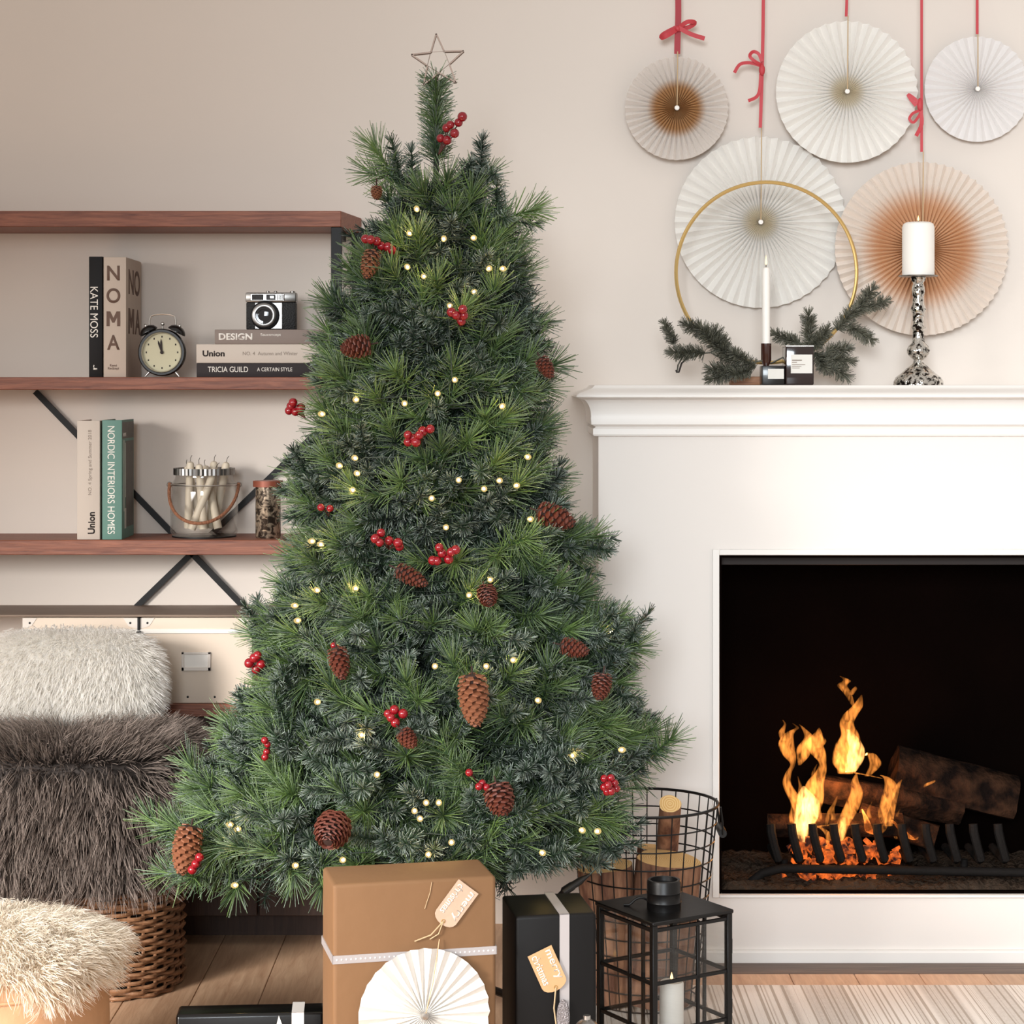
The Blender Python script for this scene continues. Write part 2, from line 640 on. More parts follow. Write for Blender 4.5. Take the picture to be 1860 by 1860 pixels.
def storage_box(x0, x1, label, holder=True):
    D = SHELF_Y + 0.006
    t = thing('storage_box', label, 'box', ((x0 + x1) / 2, D + 0.09, Z_5[1]), group='cream storage boxes under the grey board')
    z0, z1, zl = Z_5[1] + 0.0005, Z_4[0] - 0.0015, zs(1151)
    b = nb(); box(b, x0 + 0.002, x1 - 0.002, D + 0.002, WALL_Y - 0.012, z0, zl, 0.003, 2)
    bd = part('body', b, M_card, t)
    for rx in (x0 + 0.045, x0 + 0.105, x0 + 0.165):
        b = nb(); lathe(b, [(0, 0.0012), (0.002, 0.0008), (0.0026, 0)], 10, (rx, D + 0.002, zs(1267)), Matrix.Rotation(math.pi / 2, 3, 'X'))
        part('rivet', b, M_black, bd)
    b = nb(); box(b, x0, x1, D, WALL_Y - 0.01, zl, z1, 0.003, 2)
    ld = part('lid', b, M_card, t)
    b = nb(); box(b, x0 - 0.001, x1 + 0.001, D - 0.003, D + 0.002, zs(1151), zs(1143), 0.0008, 1)
    part('lid_edge', b, M_cardedge, ld, label='white strip along the lid edge')
    zt = z1 - 0.001
    for sx, xc in ((1, x0), (-1, x1)):
        b = nb()
        prism(b, [(xc, D - 0.0012, zt), (xc + sx * 0.032, D - 0.0012, zt), (xc + sx * 0.02, D - 0.0012, zt - 0.018), (xc, D - 0.0012, zt - 0.024)], (0, 0.0012, 0))
        cp = part('corner_plate', b, M_plate, ld)
        b = nb(); lathe(b, [(0, 0.0012), (0.002, 0.0008), (0.0026, 0)], 10, (xc + sx * 0.016, D - 0.0012, zt - 0.011), Matrix.Rotation(math.pi / 2, 3, 'X'))
        part('rivet', b, M_black, cp)
    if holder:
        hx0, hx1, hz0, hz1 = xs(329), xs(382), zs(1219), zs(1185)
        b = nb()
        for a in ((hx0, hx0 + 0.006, hz0, hz1), (hx1 - 0.006, hx1, hz0, hz1), (hx0, hx1, hz1 - 0.005, hz1), (hx0, hx1, hz0, hz0 + 0.008)):
            box(b, a[0], a[1], D - 0.003, D + 0.003, a[2], a[3], 0.0008, 1)
        lh = part('label_holder', b, M_plate, bd, label='pale metal label holder')
        b = nb(); box(b, hx0 + 0.005, hx1 - 0.005, D - 0.0005, D + 0.003, hz0 + 0.006, hz1 - 0.004)
        part('paper_label', b, M_cardedge, lh) if False else part('paper_label', b, M_cardedge, bd)
    return t


storage_box(xs(254), xs(459), 'cream storage box with a label holder, right beside the tree')
storage_box(xs(40), xs(249), 'cream storage box behind the white fur cushion', holder=False)
b = nb(); box(b, xs(249.5), xs(253.5), SHELF_Y - 0.001, SHELF_Y + 0.02, zs(1146), Z_4[0] - 0.001, 0.0005, 1)
box(b, xs(248), xs(257), SHELF_Y - 0.006, SHELF_Y + 0.001, zs(1166), zs(1146), 0.0015, 1)
single('box_strap', b, M_black, 'short black strap hanging between the two cream storage boxes', 'strap', at(251, 1166, SHELF_Y))


# ------------------------------------------------------------------ books
def book(name, label, x0, x1, z0, z1, y0, depth, cover, page=None, lying=False, group=None, bt=0.0025):
    """a hardback with its spine to the room: two boards, spine, page block"""
    t = thing(name, label, 'book', ((x0 + x1) / 2, y0 + depth / 2, z0), group=group)
    b = nb()
    box(b, x0, x1, y0, y0 + 0.003, z0, z1, 0.0012, 2)
    if lying:
        box(b, x0, x1, y0 + 0.0015, y0 + depth, z0, z0 + bt, 0.0006, 1)
        box(b, x0, x1, y0 + 0.0015, y0 + depth, z1 - bt, z1, 0.0006, 1)
    else:
        box(b, x0, x0 + bt, y0 + 0.0015, y0 + depth, z0, z1, 0.0006, 1)
        box(b, x1 - bt, x1, y0 + 0.0015, y0 + depth, z0, z1, 0.0006, 1)
    part('cover', b, cover, t)
    b = nb()
    if lying:
        box(b, x0 + 0.003, x1 - 0.003, y0 + 0.003, y0 + depth - 0.004, z0 + bt, z1 - bt)
    else:
        box(b, x0 + bt, x1 - bt, y0 + 0.003, y0 + depth - 0.004, z0 + 0.003, z1 - 0.003)
    part('pages', b, page or M_pages, t)
    return t


BY = 4.645
xb = lambda p: xs(p, BY)
zb = lambda p: zs(p, BY)
M_bk_black = mat('black_cover', '#100c0d', 0.55, spec=0.25)
M_bk_beige = mat('beige_cover', '#bfaea0', 0.65, vary=0.02, scale=9)
M_bk_pale = mat('pale_cover', '#c6b9ad', 0.6, vary=0.02, scale=9)
M_bk_green = mat('sage_green_cover', '#5f857a', 0.6, vary=0.03, scale=8)
M_bk_taupe = mat('taupe_cover', '#83746c', 0.6)
M_bk_dark = mat('charcoal_cover', '#2c2526', 0.6, spec=0.25)
M_photo_dark = mat('cover_photo_dark', '#4a4238', 0.5, vary=0.6, scale=70)
M_photo_light = mat('cover_photo_light', '#b7b7ad', 0.5, vary=0.2, scale=50)
Rx, Ry, Rz = Vector((1, 0, 0)), Vector((0, 1, 0)), Vector((0, 0, 1))
eps = 0.0002


def spine_pt(px, py):
    p = at(px, py, BY)
    return Vector((p.x, BY - eps, p.z))


def sz(px):
    return px * BY / F


t = book('book', 'slim black book with white serif lettering, leftmost on the clock shelf', xb(161.5), xb(186), Z_2[1], zb(466), BY, 0.16, M_bk_black)
text('spine_lettering', 'KATE MOSS', spine_pt(171, 567), -Rz, Rx, sz(92), sz(14), M_inkwhite, t, 0.0)
text('publisher_mark', 'r', spine_pt(173, 667), Rz, -Rx, sz(9), sz(7), M_inkwhite, t, 0.01)
t = book('book', 'thick beige book with big brown capitals running down its spine', xb(188), xb(229), Z_2[1], zb(467), BY, 0.185, M_bk_beige)
def letter_m(o, u, v, w, h, parent, name):
    b = nb()
    P = [(0, 0), (0, 1), (.27, 1), (.5, .56), (.73, 1), (1, 1), (1, 0), (.77, 0), (.77, .6), (.58, .24), (.42, .24), (.23, .6), (.23, 0)]
    prism(b, [o + u * (x_ - .5) * w + v * (y_ - .5) * h for x_, y_ in P], u.cross(v) * 0.0004)
    part(name, b, M_inkbrown, parent, smooth=0)


letter_m(spine_pt(206, 579), Rx, Rz, sz(25), sz(27), t, 'spine_letter')
for ch, py in zip('NOA', (496, 537, 622)):
    text('spine_letter', ch, spine_pt(206, py), Rx, Rz, sz(23 if ch != 'O' else 25), sz(27), M_inkbrown, t, 0.02)
text('author_lettering', 'René\nRedzepi', spine_pt(206, 667), Rx, Rz, sz(20), sz(11), M_inkbrown, t, 0.01)
cov = xb(229) + eps
text('cover_lettering', 'NO', Vector((cov, BY + 0.10, zb(510))), Ry, Rz, 0.14, 0.057, M_inkbrown, t, 0.02)
letter_m(Vector((cov, BY + 0.062, zb(582))), Ry, Rz, 0.07, 0.057, t, 'cover_lettering')
text('cover_lettering', 'A', Vector((cov, BY + 0.142, zb(582))), Ry, Rz, 0.066, 0.057, M_inkbrown, t, 0.02)

t = book('book', 'tall pale book with dark lettering, left of the green book', xb(140), xb(181.5), Z_3[1], zb(764), BY, 0.15, M_bk_pale)
text('spine_lettering', 'Union', spine_pt(166, 950), Rz, -Rx, sz(40), sz(13), M_ink, t, 0.03)
text('spine_lettering', 'NO. 4 Spring and Summer 2018', spine_pt(164, 840), Rz, -Rx, sz(118), sz(8), M_inkgrey, t, 0.0)
t = book('book', 'sage green book with pale capitals standing on the lowest open shelf', xb(185.5), xb(221.5), Z_3[1], zb(763), BY, 0.145, M_bk_green)
text('spine_lettering', 'NORDIC INTERIORS HOMES', spine_pt(202, 872), -Rz, Rx, sz(196), sz(13), M_inkwhite, t, 0.0)
cov = xb(221.5)
b = nb(); box(b, cov, cov + eps, BY + 0.004, BY + 0.142, zb(797), zb(767))
part('cover_picture', b, M_photo_dark, t)
b = nb(); box(b, cov, cov + eps, BY + 0.045, BY + 0.140, zb(960), zb(802))
cp = part('cover_picture', b, M_photo_dark, t)
for yy, z0_, z1_, w_ in ((0.02, 930, 800, 0.008), (0.04, 905, 805, 0.006), (0.03, 962, 925, 0.02)):
    b = nb(); box(b, cov, cov + 2 * eps, BY + yy, BY + yy + w_, zb(z0_), zb(z1_))
    part('picture_detail', b, M_photo_light, t)
text('cover_lettering', 'HOMES', Vector((cov + eps * 2, BY + 0.03, zb(790))), Ry, Rz, 0.035, 0.008, M_inkwhite, t, 0.0)

# the lying stack
g = 'books lying in a stack under the camera'
zA, zB, zC = Z_2[1], zb(659.5), zb(625)
t = book('book', 'charcoal book with white capitals, lowest of the lying stack', xb(357), xb(605), zA, zB - 0.0003, BY, 0.15, M_bk_dark, lying=True, group=g)
text('spine_lettering', 'TRICIA GUILD', spine_pt(414, 671), Rx, Rz, sz(73), sz(10), M_inkwhite, t, 0.0)
text('spine_lettering', 'A CERTAIN STYLE', spine_pt(499, 671), Rx, Rz, sz(64), sz(7), M_inkwhite, t, 0.004)
t = book('book', 'thick pale book with dark lettering, middle of the lying stack', xb(356.5), xb(598), zB, zC - 0.0003, BY, 0.15, M_bk_pale, lying=True, group=g)
text('spine_lettering', 'Union', spine_pt(388, 642), Rx, Rz, sz(40), sz(11), M_ink, t, 0.03)
text('spine_lettering', 'NO. 4  Autumn and Winter', spine_pt(491, 642), Rx, Rz, sz(100), sz(6.5), M_inkgrey, t, 0.0)
t = book('book', 'taupe book with bold white capitals, top of the lying stack', xb(390), xb(600), zC, zb(598.5), BY, 0.14, M_bk_taupe, lying=True, group=g)
text('spine_lettering', 'DESIGN', spine_pt(428, 611.5), Rx, Rz, sz(61), sz(12.5), M_inkwhite, t, 0.035)
text('spine_lettering', 'Bauconcept', spine_pt(492, 608.5), Rx, Rz, sz(37), sz(6.5), M_inkwhite, t, 0.01)

# ------------------------------------------------------------------ vintage camera
Yc = 4.70
xc = lambda p: xs(p, Yc)
zc = lambda p: zs(p, Yc)
M_leath = mat('black_leatherette', '#0a0808', 0.55, bump=0.3, bscale=300)
M_lens = mat('dark_lens_glass', '#0b0a10', 0.06, coat=0.6)
zb0 = zb(598.5) + 0.0003
t = thing('film_camera', 'small vintage film camera in black and chrome on top of the books', 'camera', (xc(491), Yc + 0.02, zb0))
b = nb(); box(b, xc(447), xc(537), Yc, Yc + 0.036, zb0, zc(549), 0.003, 2); part('body', b, M_leath, t)
b = nb(); box(b, xc(446), xc(538), Yc - 0.001, Yc + 0.037, zc(549), zc(531), 0.003, 2); tp = part('top_plate', b, M_chrome, t)
b = nb(); box(b, xc(455), xc(517), Yc - 0.004, Yc, zc(546.5), zc(533.5), 0.001, 1); wp = part('window_panel', b, M_satin, t)
for a0, a1 in ((458, 479), (484, 501)):
    b = nb(); box(b, xc(a0), xc(a1), Yc - 0.0052, Yc - 0.003, zc(545), zc(535), 0.0008, 1); part('window', b, M_lens, wp)
b = nb(); box(b, xc(491), xc(498), Yc - 0.006, Yc - 0.004, zc(542), zc(537.5)); part('viewfinder', b, M_chrome, wp)
b = nb()
for k in range(5):
    px = 504 + k * 2.8
    box(b, xc(px), xc(px + 1.4), Yc - 0.0052, Yc - 0.003, zc(545), zc(535))
part('light_meter_ribs', b, M_ink, wp)
b = nb(); box(b, xc(463), xc(513), Yc - 0.003, Yc + 0.001, zb0 + 0.002, zc(549.5), 0.001, 1); part('front_plate', b, M_chrome, t)
RX = Matrix.Rotation(math.pi / 2, 3, 'X')
lc = (xc(482), Yc - 0.003, zc(573))
k = Yc / F
b = nb(); lathe(b, [(26 * k, 0), (26 * k, 0.004), (24 * k, 0.006), (21 * k, 0.006)], 36, lc, RX); ln = part('lens_barrel', b, M_black, t)
b = nb(); lathe(b, [(23 * k, 0.004), (22 * k, 0.012), (19 * k, 0.014), (16 * k, 0.0135), (15 * k, 0.010)], 36, (lc[0] - 0.0015, lc[1], lc[2]), RX); part('lens_ring', b, M_chrome, ln)
b = nb(); lathe(b, [(15.5 * k, 0.0105), (11 * k, 0.010), (10.5 * k, 0.0085), (0, 0.0105)], 36, (lc[0] - 0.0015, lc[1], lc[2]), RX); part('lens_glass', b, M_lens, ln)
for px, r_ in ((485, 0.004), (499, 0.004), (530, 0.006)):
    b = nb(); lathe(b, [(r_, 0), (r_, 0.0025), (r_ * 0.7, 0.0035), (0, 0.0035)], 16, (xc(px), Yc + 0.018, zc(531))); part('button', b, M_chrome, tp)

# ------------------------------------------------------------------ twin bell alarm clock
Yk = 4.66
k = Yk / F
cc = at(294, 640, Yk)
M_dial = mat('clock_dial', '#c3bda0', 0.6)
M_clock = mat('black_enamel', '#0c0a0a', 0.3, coat=0.2)
t = thing('alarm_clock', 'black twin bell alarm clock with a cream dial beside the beige book', 'clock', (cc.x, Yk + 0.02, Z_2[1]))
b = nb(); lathe(b, [(0, -0.032), (30 * k, -0.032), (40 * k, -0.026), (43 * k, -0.012), (43 * k, 0.002), (41 * k, 0.006), (37 * k, 0.006), (35 * k, 0.001), (35 * k, -0.004)], 48, cc, RX)
part('case', b, M_clock, t)
b = nb(); lathe(b, [(37.5 * k, 0.0058), (36.5 * k, 0.008), (35.2 * k, 0.006), (34.5 * k, 0.001)], 48, cc, RX); part('bezel', b, M_satin, t)
b = nb(); lathe(b, [(35 * k, -0.002), (0, -0.002)], 48, cc, RX); dl = part('dial', b, M_dial, t)
for h in range(12):
    a = math.radians(90 - 30 * h)
    p = cc + Vector((math.cos(a) * 28.5 * k, 0.0014, math.sin(a) * 28.5 * k))
    b = nb(); box(b, p.x - 1.1 * k, p.x + 1.1 * k, p.y, p.y + 0.0006, p.z - 1.6 * k, p.z + 1.6 * k); part('hour_mark', b, M_ink, dl)


def hand(ang, L, w, y):
    a = math.radians(ang)
    d = Vector((math.sin(a), 0, math.cos(a)))
    s = Vector((d.z, 0, -d.x))
    p = cc + Vector((0, y, 0))
    b = nb()
    prism(b, [p - d * 3 * k - s * w, p - d * 3 * k + s * w, p + d * L * 0.75 + s * w * 1.2, p + d * L, p + d * L * 0.75 - s * w * 1.2], (0, 0.0006, 0))
    return b


part('minute_hand', hand(-4, 25 * k, 1.3 * k, -0.0006), M_ink, dl)
part('hour_hand', hand(-19, 23 * k, 1.5 * k, 0.0004), M_ink, dl)
b = nb(); lathe(b, [(3.2 * k, 0.0005), (3.2 * k, 0.002), (0, 0.0025)], 14, cc + Vector((0, 0.0005, 0)), RX); part('hand_pin', b, M_ink, dl)
for sx in (-1, 1):
    bc = cc + Vector((sx * 25 * k, 0.012, 37 * k))
    tilt = Matrix.Rotation(sx * math.radians(28), 3, 'Y')
    b = nb(); lathe(b, [(17 * k, 0), (17 * k, 2 * k), (14 * k, 7 * k), (8 * k, 11 * k), (0, 12 * k)], 28, bc, tilt); bl = part('bell', b, M_clock, t)
    top = bc + tilt @ Vector((0, 0, 11 * k))
    b = nb(); lathe(b, [(2.5 * k, 0), (3 * k, 2 * k), (1.5 * k, 5 * k), (0, 6 * k)], 12, top, tilt); part('bell_nut', b, M_satin, bl)
    b = nb(); rod(b, bc - tilt @ Vector((0, 0, 8 * k)), bc + Vector((0, 0, 0)), 2 * k, seg=8); part('bell_post', b, M_satin, bl)
    f0 = cc + Vector((sx * 24 * k, 0.006, -36 * k)); f1 = Vector((cc.x + sx * 31 * k, Yk + 0.004, Z_2[1] + 0.0015))
    b = nb(); rod(b, f0, f1, 2.6 * k, 1.6 * k, 10); ball(b, f1, 2.0 * k, 8, 6); part('foot', b, M_satin, t)
b = nb(); pts = [cc + Vector((sx_ * 24 * k, 0.012, z_ * k)) for sx_, z_ in ((-1, 46), (-1.0, 58), (-0.9, 66), (-0.6, 69), (0, 70), (0.6, 69), (0.9, 66), (1.0, 58), (1, 46))]
tube(b, pts, 1.6 * k, 8); part('handle', b, M_satin, t)
b = nb(); rod(b, cc + Vector((0, 0.012, 40 * k)), cc + Vector((0, 0.012, 52 * k)), 1.4 * k, seg=8); ball(b, cc + Vector((0, 0.012, 52 * k)), 3.6 * k, 10, 8); part('hammer', b, M_satin, t)

# ------------------------------------------------------------------ candle jar
Yj = 4.735
k = Yj / F
zj = Z_3[1] + 0.0005
xj = xs(371, Yj)
RJ = 61 * k
jar = thing('glass_jar', 'clear glass jar with a silver rim and rope handle holding candles', 'jar', (xj, Yj, zj))
hz = lambda py: zs(py, Yj)
b = nb()
top = hz(862)
lathe(b, [(0, zj + 0.003), (RJ * 0.94, zj + 0.003), (RJ, zj + 0.012), (RJ, hz(895)), (RJ * 0.97, hz(880)), (RJ * 0.86, hz(868)), (RJ * 0.86, top),
          (RJ * 0.83, top), (RJ * 0.83, hz(868)), (RJ * 0.94, hz(882)), (RJ * 0.965, hz(897)), (RJ * 0.965, zj + 0.014), (RJ * 0.9, zj + 0.008), (0, zj + 0.008)], 48, (xj, Yj, 0))
part('glass_body', b, M_glass, jar)
b = nb(); lathe(b, [(0, zj), (RJ * 0.95, zj), (RJ * 0.95, zj + 0.0028), (0, zj + 0.0028)], 40, (xj, Yj, 0)); part('base', b, M_black, jar)
b = nb()
n = 44
rim0, rim1 = hz(862), hz(850)
prof = []
for kx in range(n * 2):
    a = math.pi * kx / n
    r_ = RJ * (0.91 if kx % 2 else 0.885)
    prof.append((a, r_))
vs = [[b.verts.new((xj + math.cos(a) * r_, Yj + math.sin(a) * r_, zz)) for a, r_ in prof] for zz in (rim0, rim1)]
vi = [[b.verts.new((xj + math.cos(a) * RJ * 0.84, Yj + math.sin(a) * RJ * 0.84, zz)) for a, r_ in prof] for zz in (rim0, rim1)]
for kx in range(2 * n):
    j = (kx + 1) % (2 * n)
    b.faces.new((vs[0][kx], vs[0][j], vs[1][j], vs[1][kx]))
    b.faces.new((vi[0][j], vi[0][kx], vi[1][kx], vi[1][j]))
    b.faces.new((vs[1][kx], vs[1][j], vi[1][j], vi[1][kx]))
    b.faces.new((vs[0][j], vs[0][kx], vi[0][kx], vi[0][j]))
part('rim_band', b, M_chrome, jar, smooth=20)
b = nb(); tube(b, [(xj + math.cos(a) * RJ * 0.99, Yj + math.sin(a) * RJ * 0.99, hz(880)) for a in np.linspace(0, 2 * math.pi, 40)[:-1]], 0.0014, 6, closed=True); part('wire_ring', b, M_satin, jar)
hp = []
for s_ in np.linspace(0, 1, 25):
    a = math.pi * (1 - s_)
    hp.append((xj + math.cos(a) * RJ * 1.03, Yj - math.sin(a) * (RJ + 0.012), hz(878 + 68 * math.sin(a) ** 0.85 if math.sin(a) > 0 else 878)))
b = nb(); tube(b, hp, 0.0038, 8); part('rope_handle', b, M_rope, jar, label='brown rope handle')
for kx, sx in enumerate((-1, 1)):
    b = nb(); tube(b, [(xj + sx * RJ * 1.03 + math.cos(a) * 0.006, Yj, hz(880) + math.sin(a) * 0.006) for a in np.linspace(0, 6.28, 12)[:-1]], 0.0011, 6, closed=True); part('handle_ring', b, M_satin, jar)
M_cand = mat('ivory_candle', '#d9cbb6', 0.5)
cands = [(-34, 10, -22, -6, 838), (-8, 22, -30, 10, 846), (12, 4, 14, 16, 838), (2, -22, -6, -18, 842), (30, -14, 0, 8, 846), (-22, -24, 22, -22, 850), (16, 28, 34, 20, 840)]
labs = ['ivory candle leaning against the left side of the rope handled jar', 'ivory candle at the back of the rope handled jar, leaning left', 'ivory candle standing upright in the middle of the rope handled jar',
        'ivory candle at the front of the rope handled jar, nearly upright', 'ivory candle crossing from the right at the bottom of the rope handled jar', 'ivory candle slanting right across the front of the jar',
        'ivory candle leaning against the right side of the rope handled jar']
for (bx, by, tx, ty, ptop), lab in zip(cands, labs):
    p0 = Vector((xj + bx * k * 0.9, Yj + by * k * 0.9, zj + 0.0185))
    p1 = Vector((xj + tx * k * 1.1, Yj + ty * k * 1.1, hz(ptop)))
    t = thing('taper_candle', lab, 'candle', p0, group='ivory candles in the glass jar')
    b = nb(); tube(b, [p0, p0.lerp(p1, 0.95), p0.lerp(p1, 0.985), p1], [0.0095, 0.0088, 0.0068, 0.002], 16); part('wax', b, M_cand, t)
    d = (p1 - p0).normalized()
    b = nb(); tube(b, [p1 - d * 0.002, p1 + d * 0.008, p1 + d * 0.014 + Vector((0.003, 0, 0))], 0.0007, 5); part('wick', b, M_wick, t)

# mercury glass tealight holder with copper lid
Yv = 4.70
k = Yv / F
xv = xs(487, Yv)
m, nt, bs = nodes_of('mottled_mercury_glass')
tc = N(nt, 'ShaderNodeTexCoord')
nz = N(nt, 'ShaderNodeTexNoise', i_Scale=75.0, i_Detail=3.0, i_Distortion=1.2)
nt.links.new(tc.outputs['Object'], nz.inputs['Vector'])
rp = N(nt, 'ShaderNodeValToRGB')
rp.color_ramp.elements[0].position = 0.42; rp.color_ramp.elements[0].color = lin('#3d332b')
rp.color_ramp.elements[1].position = 0.6; rp.color_ramp.elements[1].color = lin('#b9a58f')
nt.links.new(nz.outputs['Fac'], rp.inputs['Fac']); nt.links.new(rp.outputs['Color'], bs.inputs['Base Color'])
bs.inputs['Metallic'].default_value = 0.7; bs.inputs['Roughness'].default_value = 0.25
M_mottle = m
M_copper = mat('copper_wood_lid', '#8a4b38', 0.45, 0.3)
t = thing('tealight_holder', 'mottled brown glass tumbler with a copper lid on the lowest open shelf', 'candle holder', (xv, Yv, Z_3[1]))
b = nb(); lathe(b, [(0, zj), (22 * k, zj), (23 * k, zj + 0.004), (23 * k, zs(884, Yv)), (21 * k, zs(884, Yv)), (21 * k, zj + 0.006), (0, zj + 0.006)], 32, (xv, Yv, 0)); part('glass', b, M_mottle, t)
b = nb(); lathe(b, [(0, zs(884, Yv)), (27.5 * k, zs(884, Yv)), (27.5 * k, zs(873, Yv)), (0, zs(873, Yv))], 32, (xv, Yv, 0)); part('lid', b, M_copper, t)

# ------------------------------------------------------------------ fireplace
FY = FIRE_Y
fx = lambda p, D=FY: (p - CX) * D / F
fz = lambda p, D=FY: CH - (p - HY) * D / F
XL, XR = fx(1087), 1.47
OX0, OX1 = fx(1306), 1.20
OZ0, OZ1 = fz(1624), fz(1008)
BT = fz(793)
MT = CH - 0.0022                              # top of the mantel shelf, a hair under eye height
fire_root = thing('fireplace', 'cream painted fireplace surround with moulded mantel shelf', 'fireplace', (0.8, 4.7, 0))
WB = WALL_Y - 0.001
for nm, a in (('left_pier', (XL, OX0, 0.0, BT)), ('right_pier', (OX1, XR, 0.0, BT)), ('overmantel_panel', (OX0, OX1, OZ1, BT)), ('hearth_panel', (OX0, OX1, 0.0, OZ0))):
    b = nb(); box(b, a[0], a[1], FY, WB, a[2], a[3])
    part(nm.replace('left_', '').replace('right_', ''), b, M_surround, fire_root, smooth=0)
# firebox lining
M_soot = mat('sooty_firebrick', '#070302', 0.9, vary=0.5, scale=6, bump=0.3, bscale=18, spec=0.02)
for a in ((OX0, OX1, WB - 0.012, WB - 0.002, OZ0, OZ1), (OX0, OX0 + 0.006, FY + 0.004, WB - 0.013, OZ0, OZ1), (OX1 - 0.006, OX1, FY + 0.004, WB - 0.013, OZ0, OZ1),
          (OX0 + 0.007, OX1 - 0.007, FY + 0.004, WB - 0.013, OZ1 - 0.006, OZ1), (OX0 + 0.007, OX1 - 0.007, FY + 0.004, WB - 0.013, OZ0, OZ0 + 0.006)):
    b = nb(); box(b, *a); part('firebox_lining', b, M_soot, fire_root, smooth=0)
b = nb(); box(b, OX0 + 0.008, OX1 - 0.008, FY + 0.05, FY + 0.056, OZ1 - 0.026, OZ1 - 0.008, 0.001, 1)
part('damper_bar', b, mat('dark_iron', '#221a17', 0.6, 0.5), fire_root)
# white frame round the opening
fw = 12.5 * FY / F
for a in ((OX0 - fw, OX0, OZ0 - fw * 0.45, OZ1 + fw * 0.85), (OX1, OX1 + fw, OZ0 - fw * 0.45, OZ1 + fw * 0.85), (OX0, OX1, OZ1, OZ1 + fw * 0.85), (OX0, OX1, OZ0 - fw * 0.45, OZ0)):
    b = nb(); box(b, a[0], a[1], FY - 0.008, FY + 0.0, a[2], a[3], 0.0012, 1); part('opening_frame', b, M_white, fire_root, label='white frame round the fire opening')
# plinth
b = nb()
zp = fz(1729, 4.50)
prof = [(0.014, 0.0), (0.014, zp - 0.004), (0.010, zp), (0.0, zp)]


def wrap(b, prof, cap=False):
    rings = []
    for o, z in prof:
        rings.append([b.verts.new(p) for p in ((XL - o, WB, z), (XL - o, FY - o, z), (XR + o, FY - o, z), (XR + o, WB, z))])
    for A, B in zip(rings, rings[1:]):
        for q in range(3):
            b.faces.new((A[q], A[q + 1], B[q + 1], B[q]))
    if cap:
        b.faces.new(rings[-1])
        b.faces.new(rings[0][::-1])
        for A, B in zip(rings, rings[1:]):
            b.faces.new((A[3], A[0], B[0], B[3]))


wrap(b, prof)
part('plinth', b, M_white, fire_root, smooth=30)
# mantel: one moulding swept round three sides
b = nb()
P = [(0.0, 793), (0.010, 792), (0.012, 789), (0.012, 779), (0.009, 777), (0.006, 775.5), (0.012, 773), (0.016, 771), (0.017, 759), (0.0165, 757)]
for i in range(1, 9):
    s_ = i / 8
    P.append((0.0165 + 0.024 * (1 - math.cos(s_ * math.pi / 2)), 757 - 33 * math.sin(s_ * math.pi / 2)))
P += [(0.046, 722.5), (0.049, 721), (0.0485, 718.5)]
for i in range(1, 9):
    s_ = i / 8
    P.append((0.0485 - 0.038 * (s_ - 0.10 * math.sin(2 * math.pi * s_)), 718.5 - 17.0 * s_))
prof = [(o, CH - (py - HY) * (FY - o) / F) for o, py in P]
prof.append((0.008, MT))
wrap(b, prof, cap=True)
part('mantel_shelf', b, M_white, fire_root, smooth=22)

# ------------------------------------------------------------------ the fire
M_iron = mat('black_grate_iron', '#120e0c', 0.8, 0.0, bump=0.3, bscale=60, spec=0.2)
m, nt, bs = nodes_of('charred_log')
tc = N(nt, 'ShaderNodeTexCoord')
nz = N(nt, 'ShaderNodeTexNoise', i_Scale=28.0, i_Detail=5.0)
nt.links.new(tc.outputs['Object'], nz.inputs['Vector'])
rp = N(nt, 'ShaderNodeValToRGB')
rp.color_ramp.elements[0].position = 0.4; rp.color_ramp.elements[0].color = lin('#120c0a')
rp.color_ramp.elements[1].position = 0.7; rp.color_ramp.elements[1].color = lin('#38251a'); bs.inputs['Specular IOR Level'].default_value = 0.05
nt.links.new(nz.outputs['Fac'], rp.inputs['Fac']); nt.links.new(rp.outputs['Color'], bs.inputs['Base Color'])
bs.inputs['Roughness'].default_value = 0.9
bp = N(nt, 'ShaderNodeBump', i_Strength=0.9, i_Distance=0.02)
nt.links.new(nz.outputs['Fac'], bp.inputs['Height']); nt.links.new(bp.outputs['Normal'], bs.inputs['Normal'])
M_char = m
m, nt, bs = nodes_of('glowing_ember')
tc = N(nt, 'ShaderNodeTexCoord')
nz = N(nt, 'ShaderNodeTexNoise', i_Scale=55.0, i_Detail=3.0)
nt.links.new(tc.outputs['Object'], nz.inputs['Vector'])
rp = N(nt, 'ShaderNodeValToRGB')
rp.color_ramp.elements[0].position = 0.38; rp.color_ramp.elements[0].color = (0.02, 0.002, 0.001, 1)
rp.color_ramp.elements[1].position = 0.66; rp.color_ramp.elements[1].color = (1.0, 0.17, 0.02, 1)
nt.links.new(nz.outputs['Fac'], rp.inputs['Fac'])
nt.links.new(rp.outputs['Color'], bs.inputs['Emission Color'])
bs.inputs['Emission Strength'].default_value = 1.1
bs.inputs['Base Color'].default_value = lin('#1a0d09')
bs.inputs['Roughness'].default_value = 0.9
M_ember = m
M_ash = mat('grey_ash', '#3a3028', 0.95, vary=0.6, scale=60, bump=1.0, bscale=90, spec=0.05)

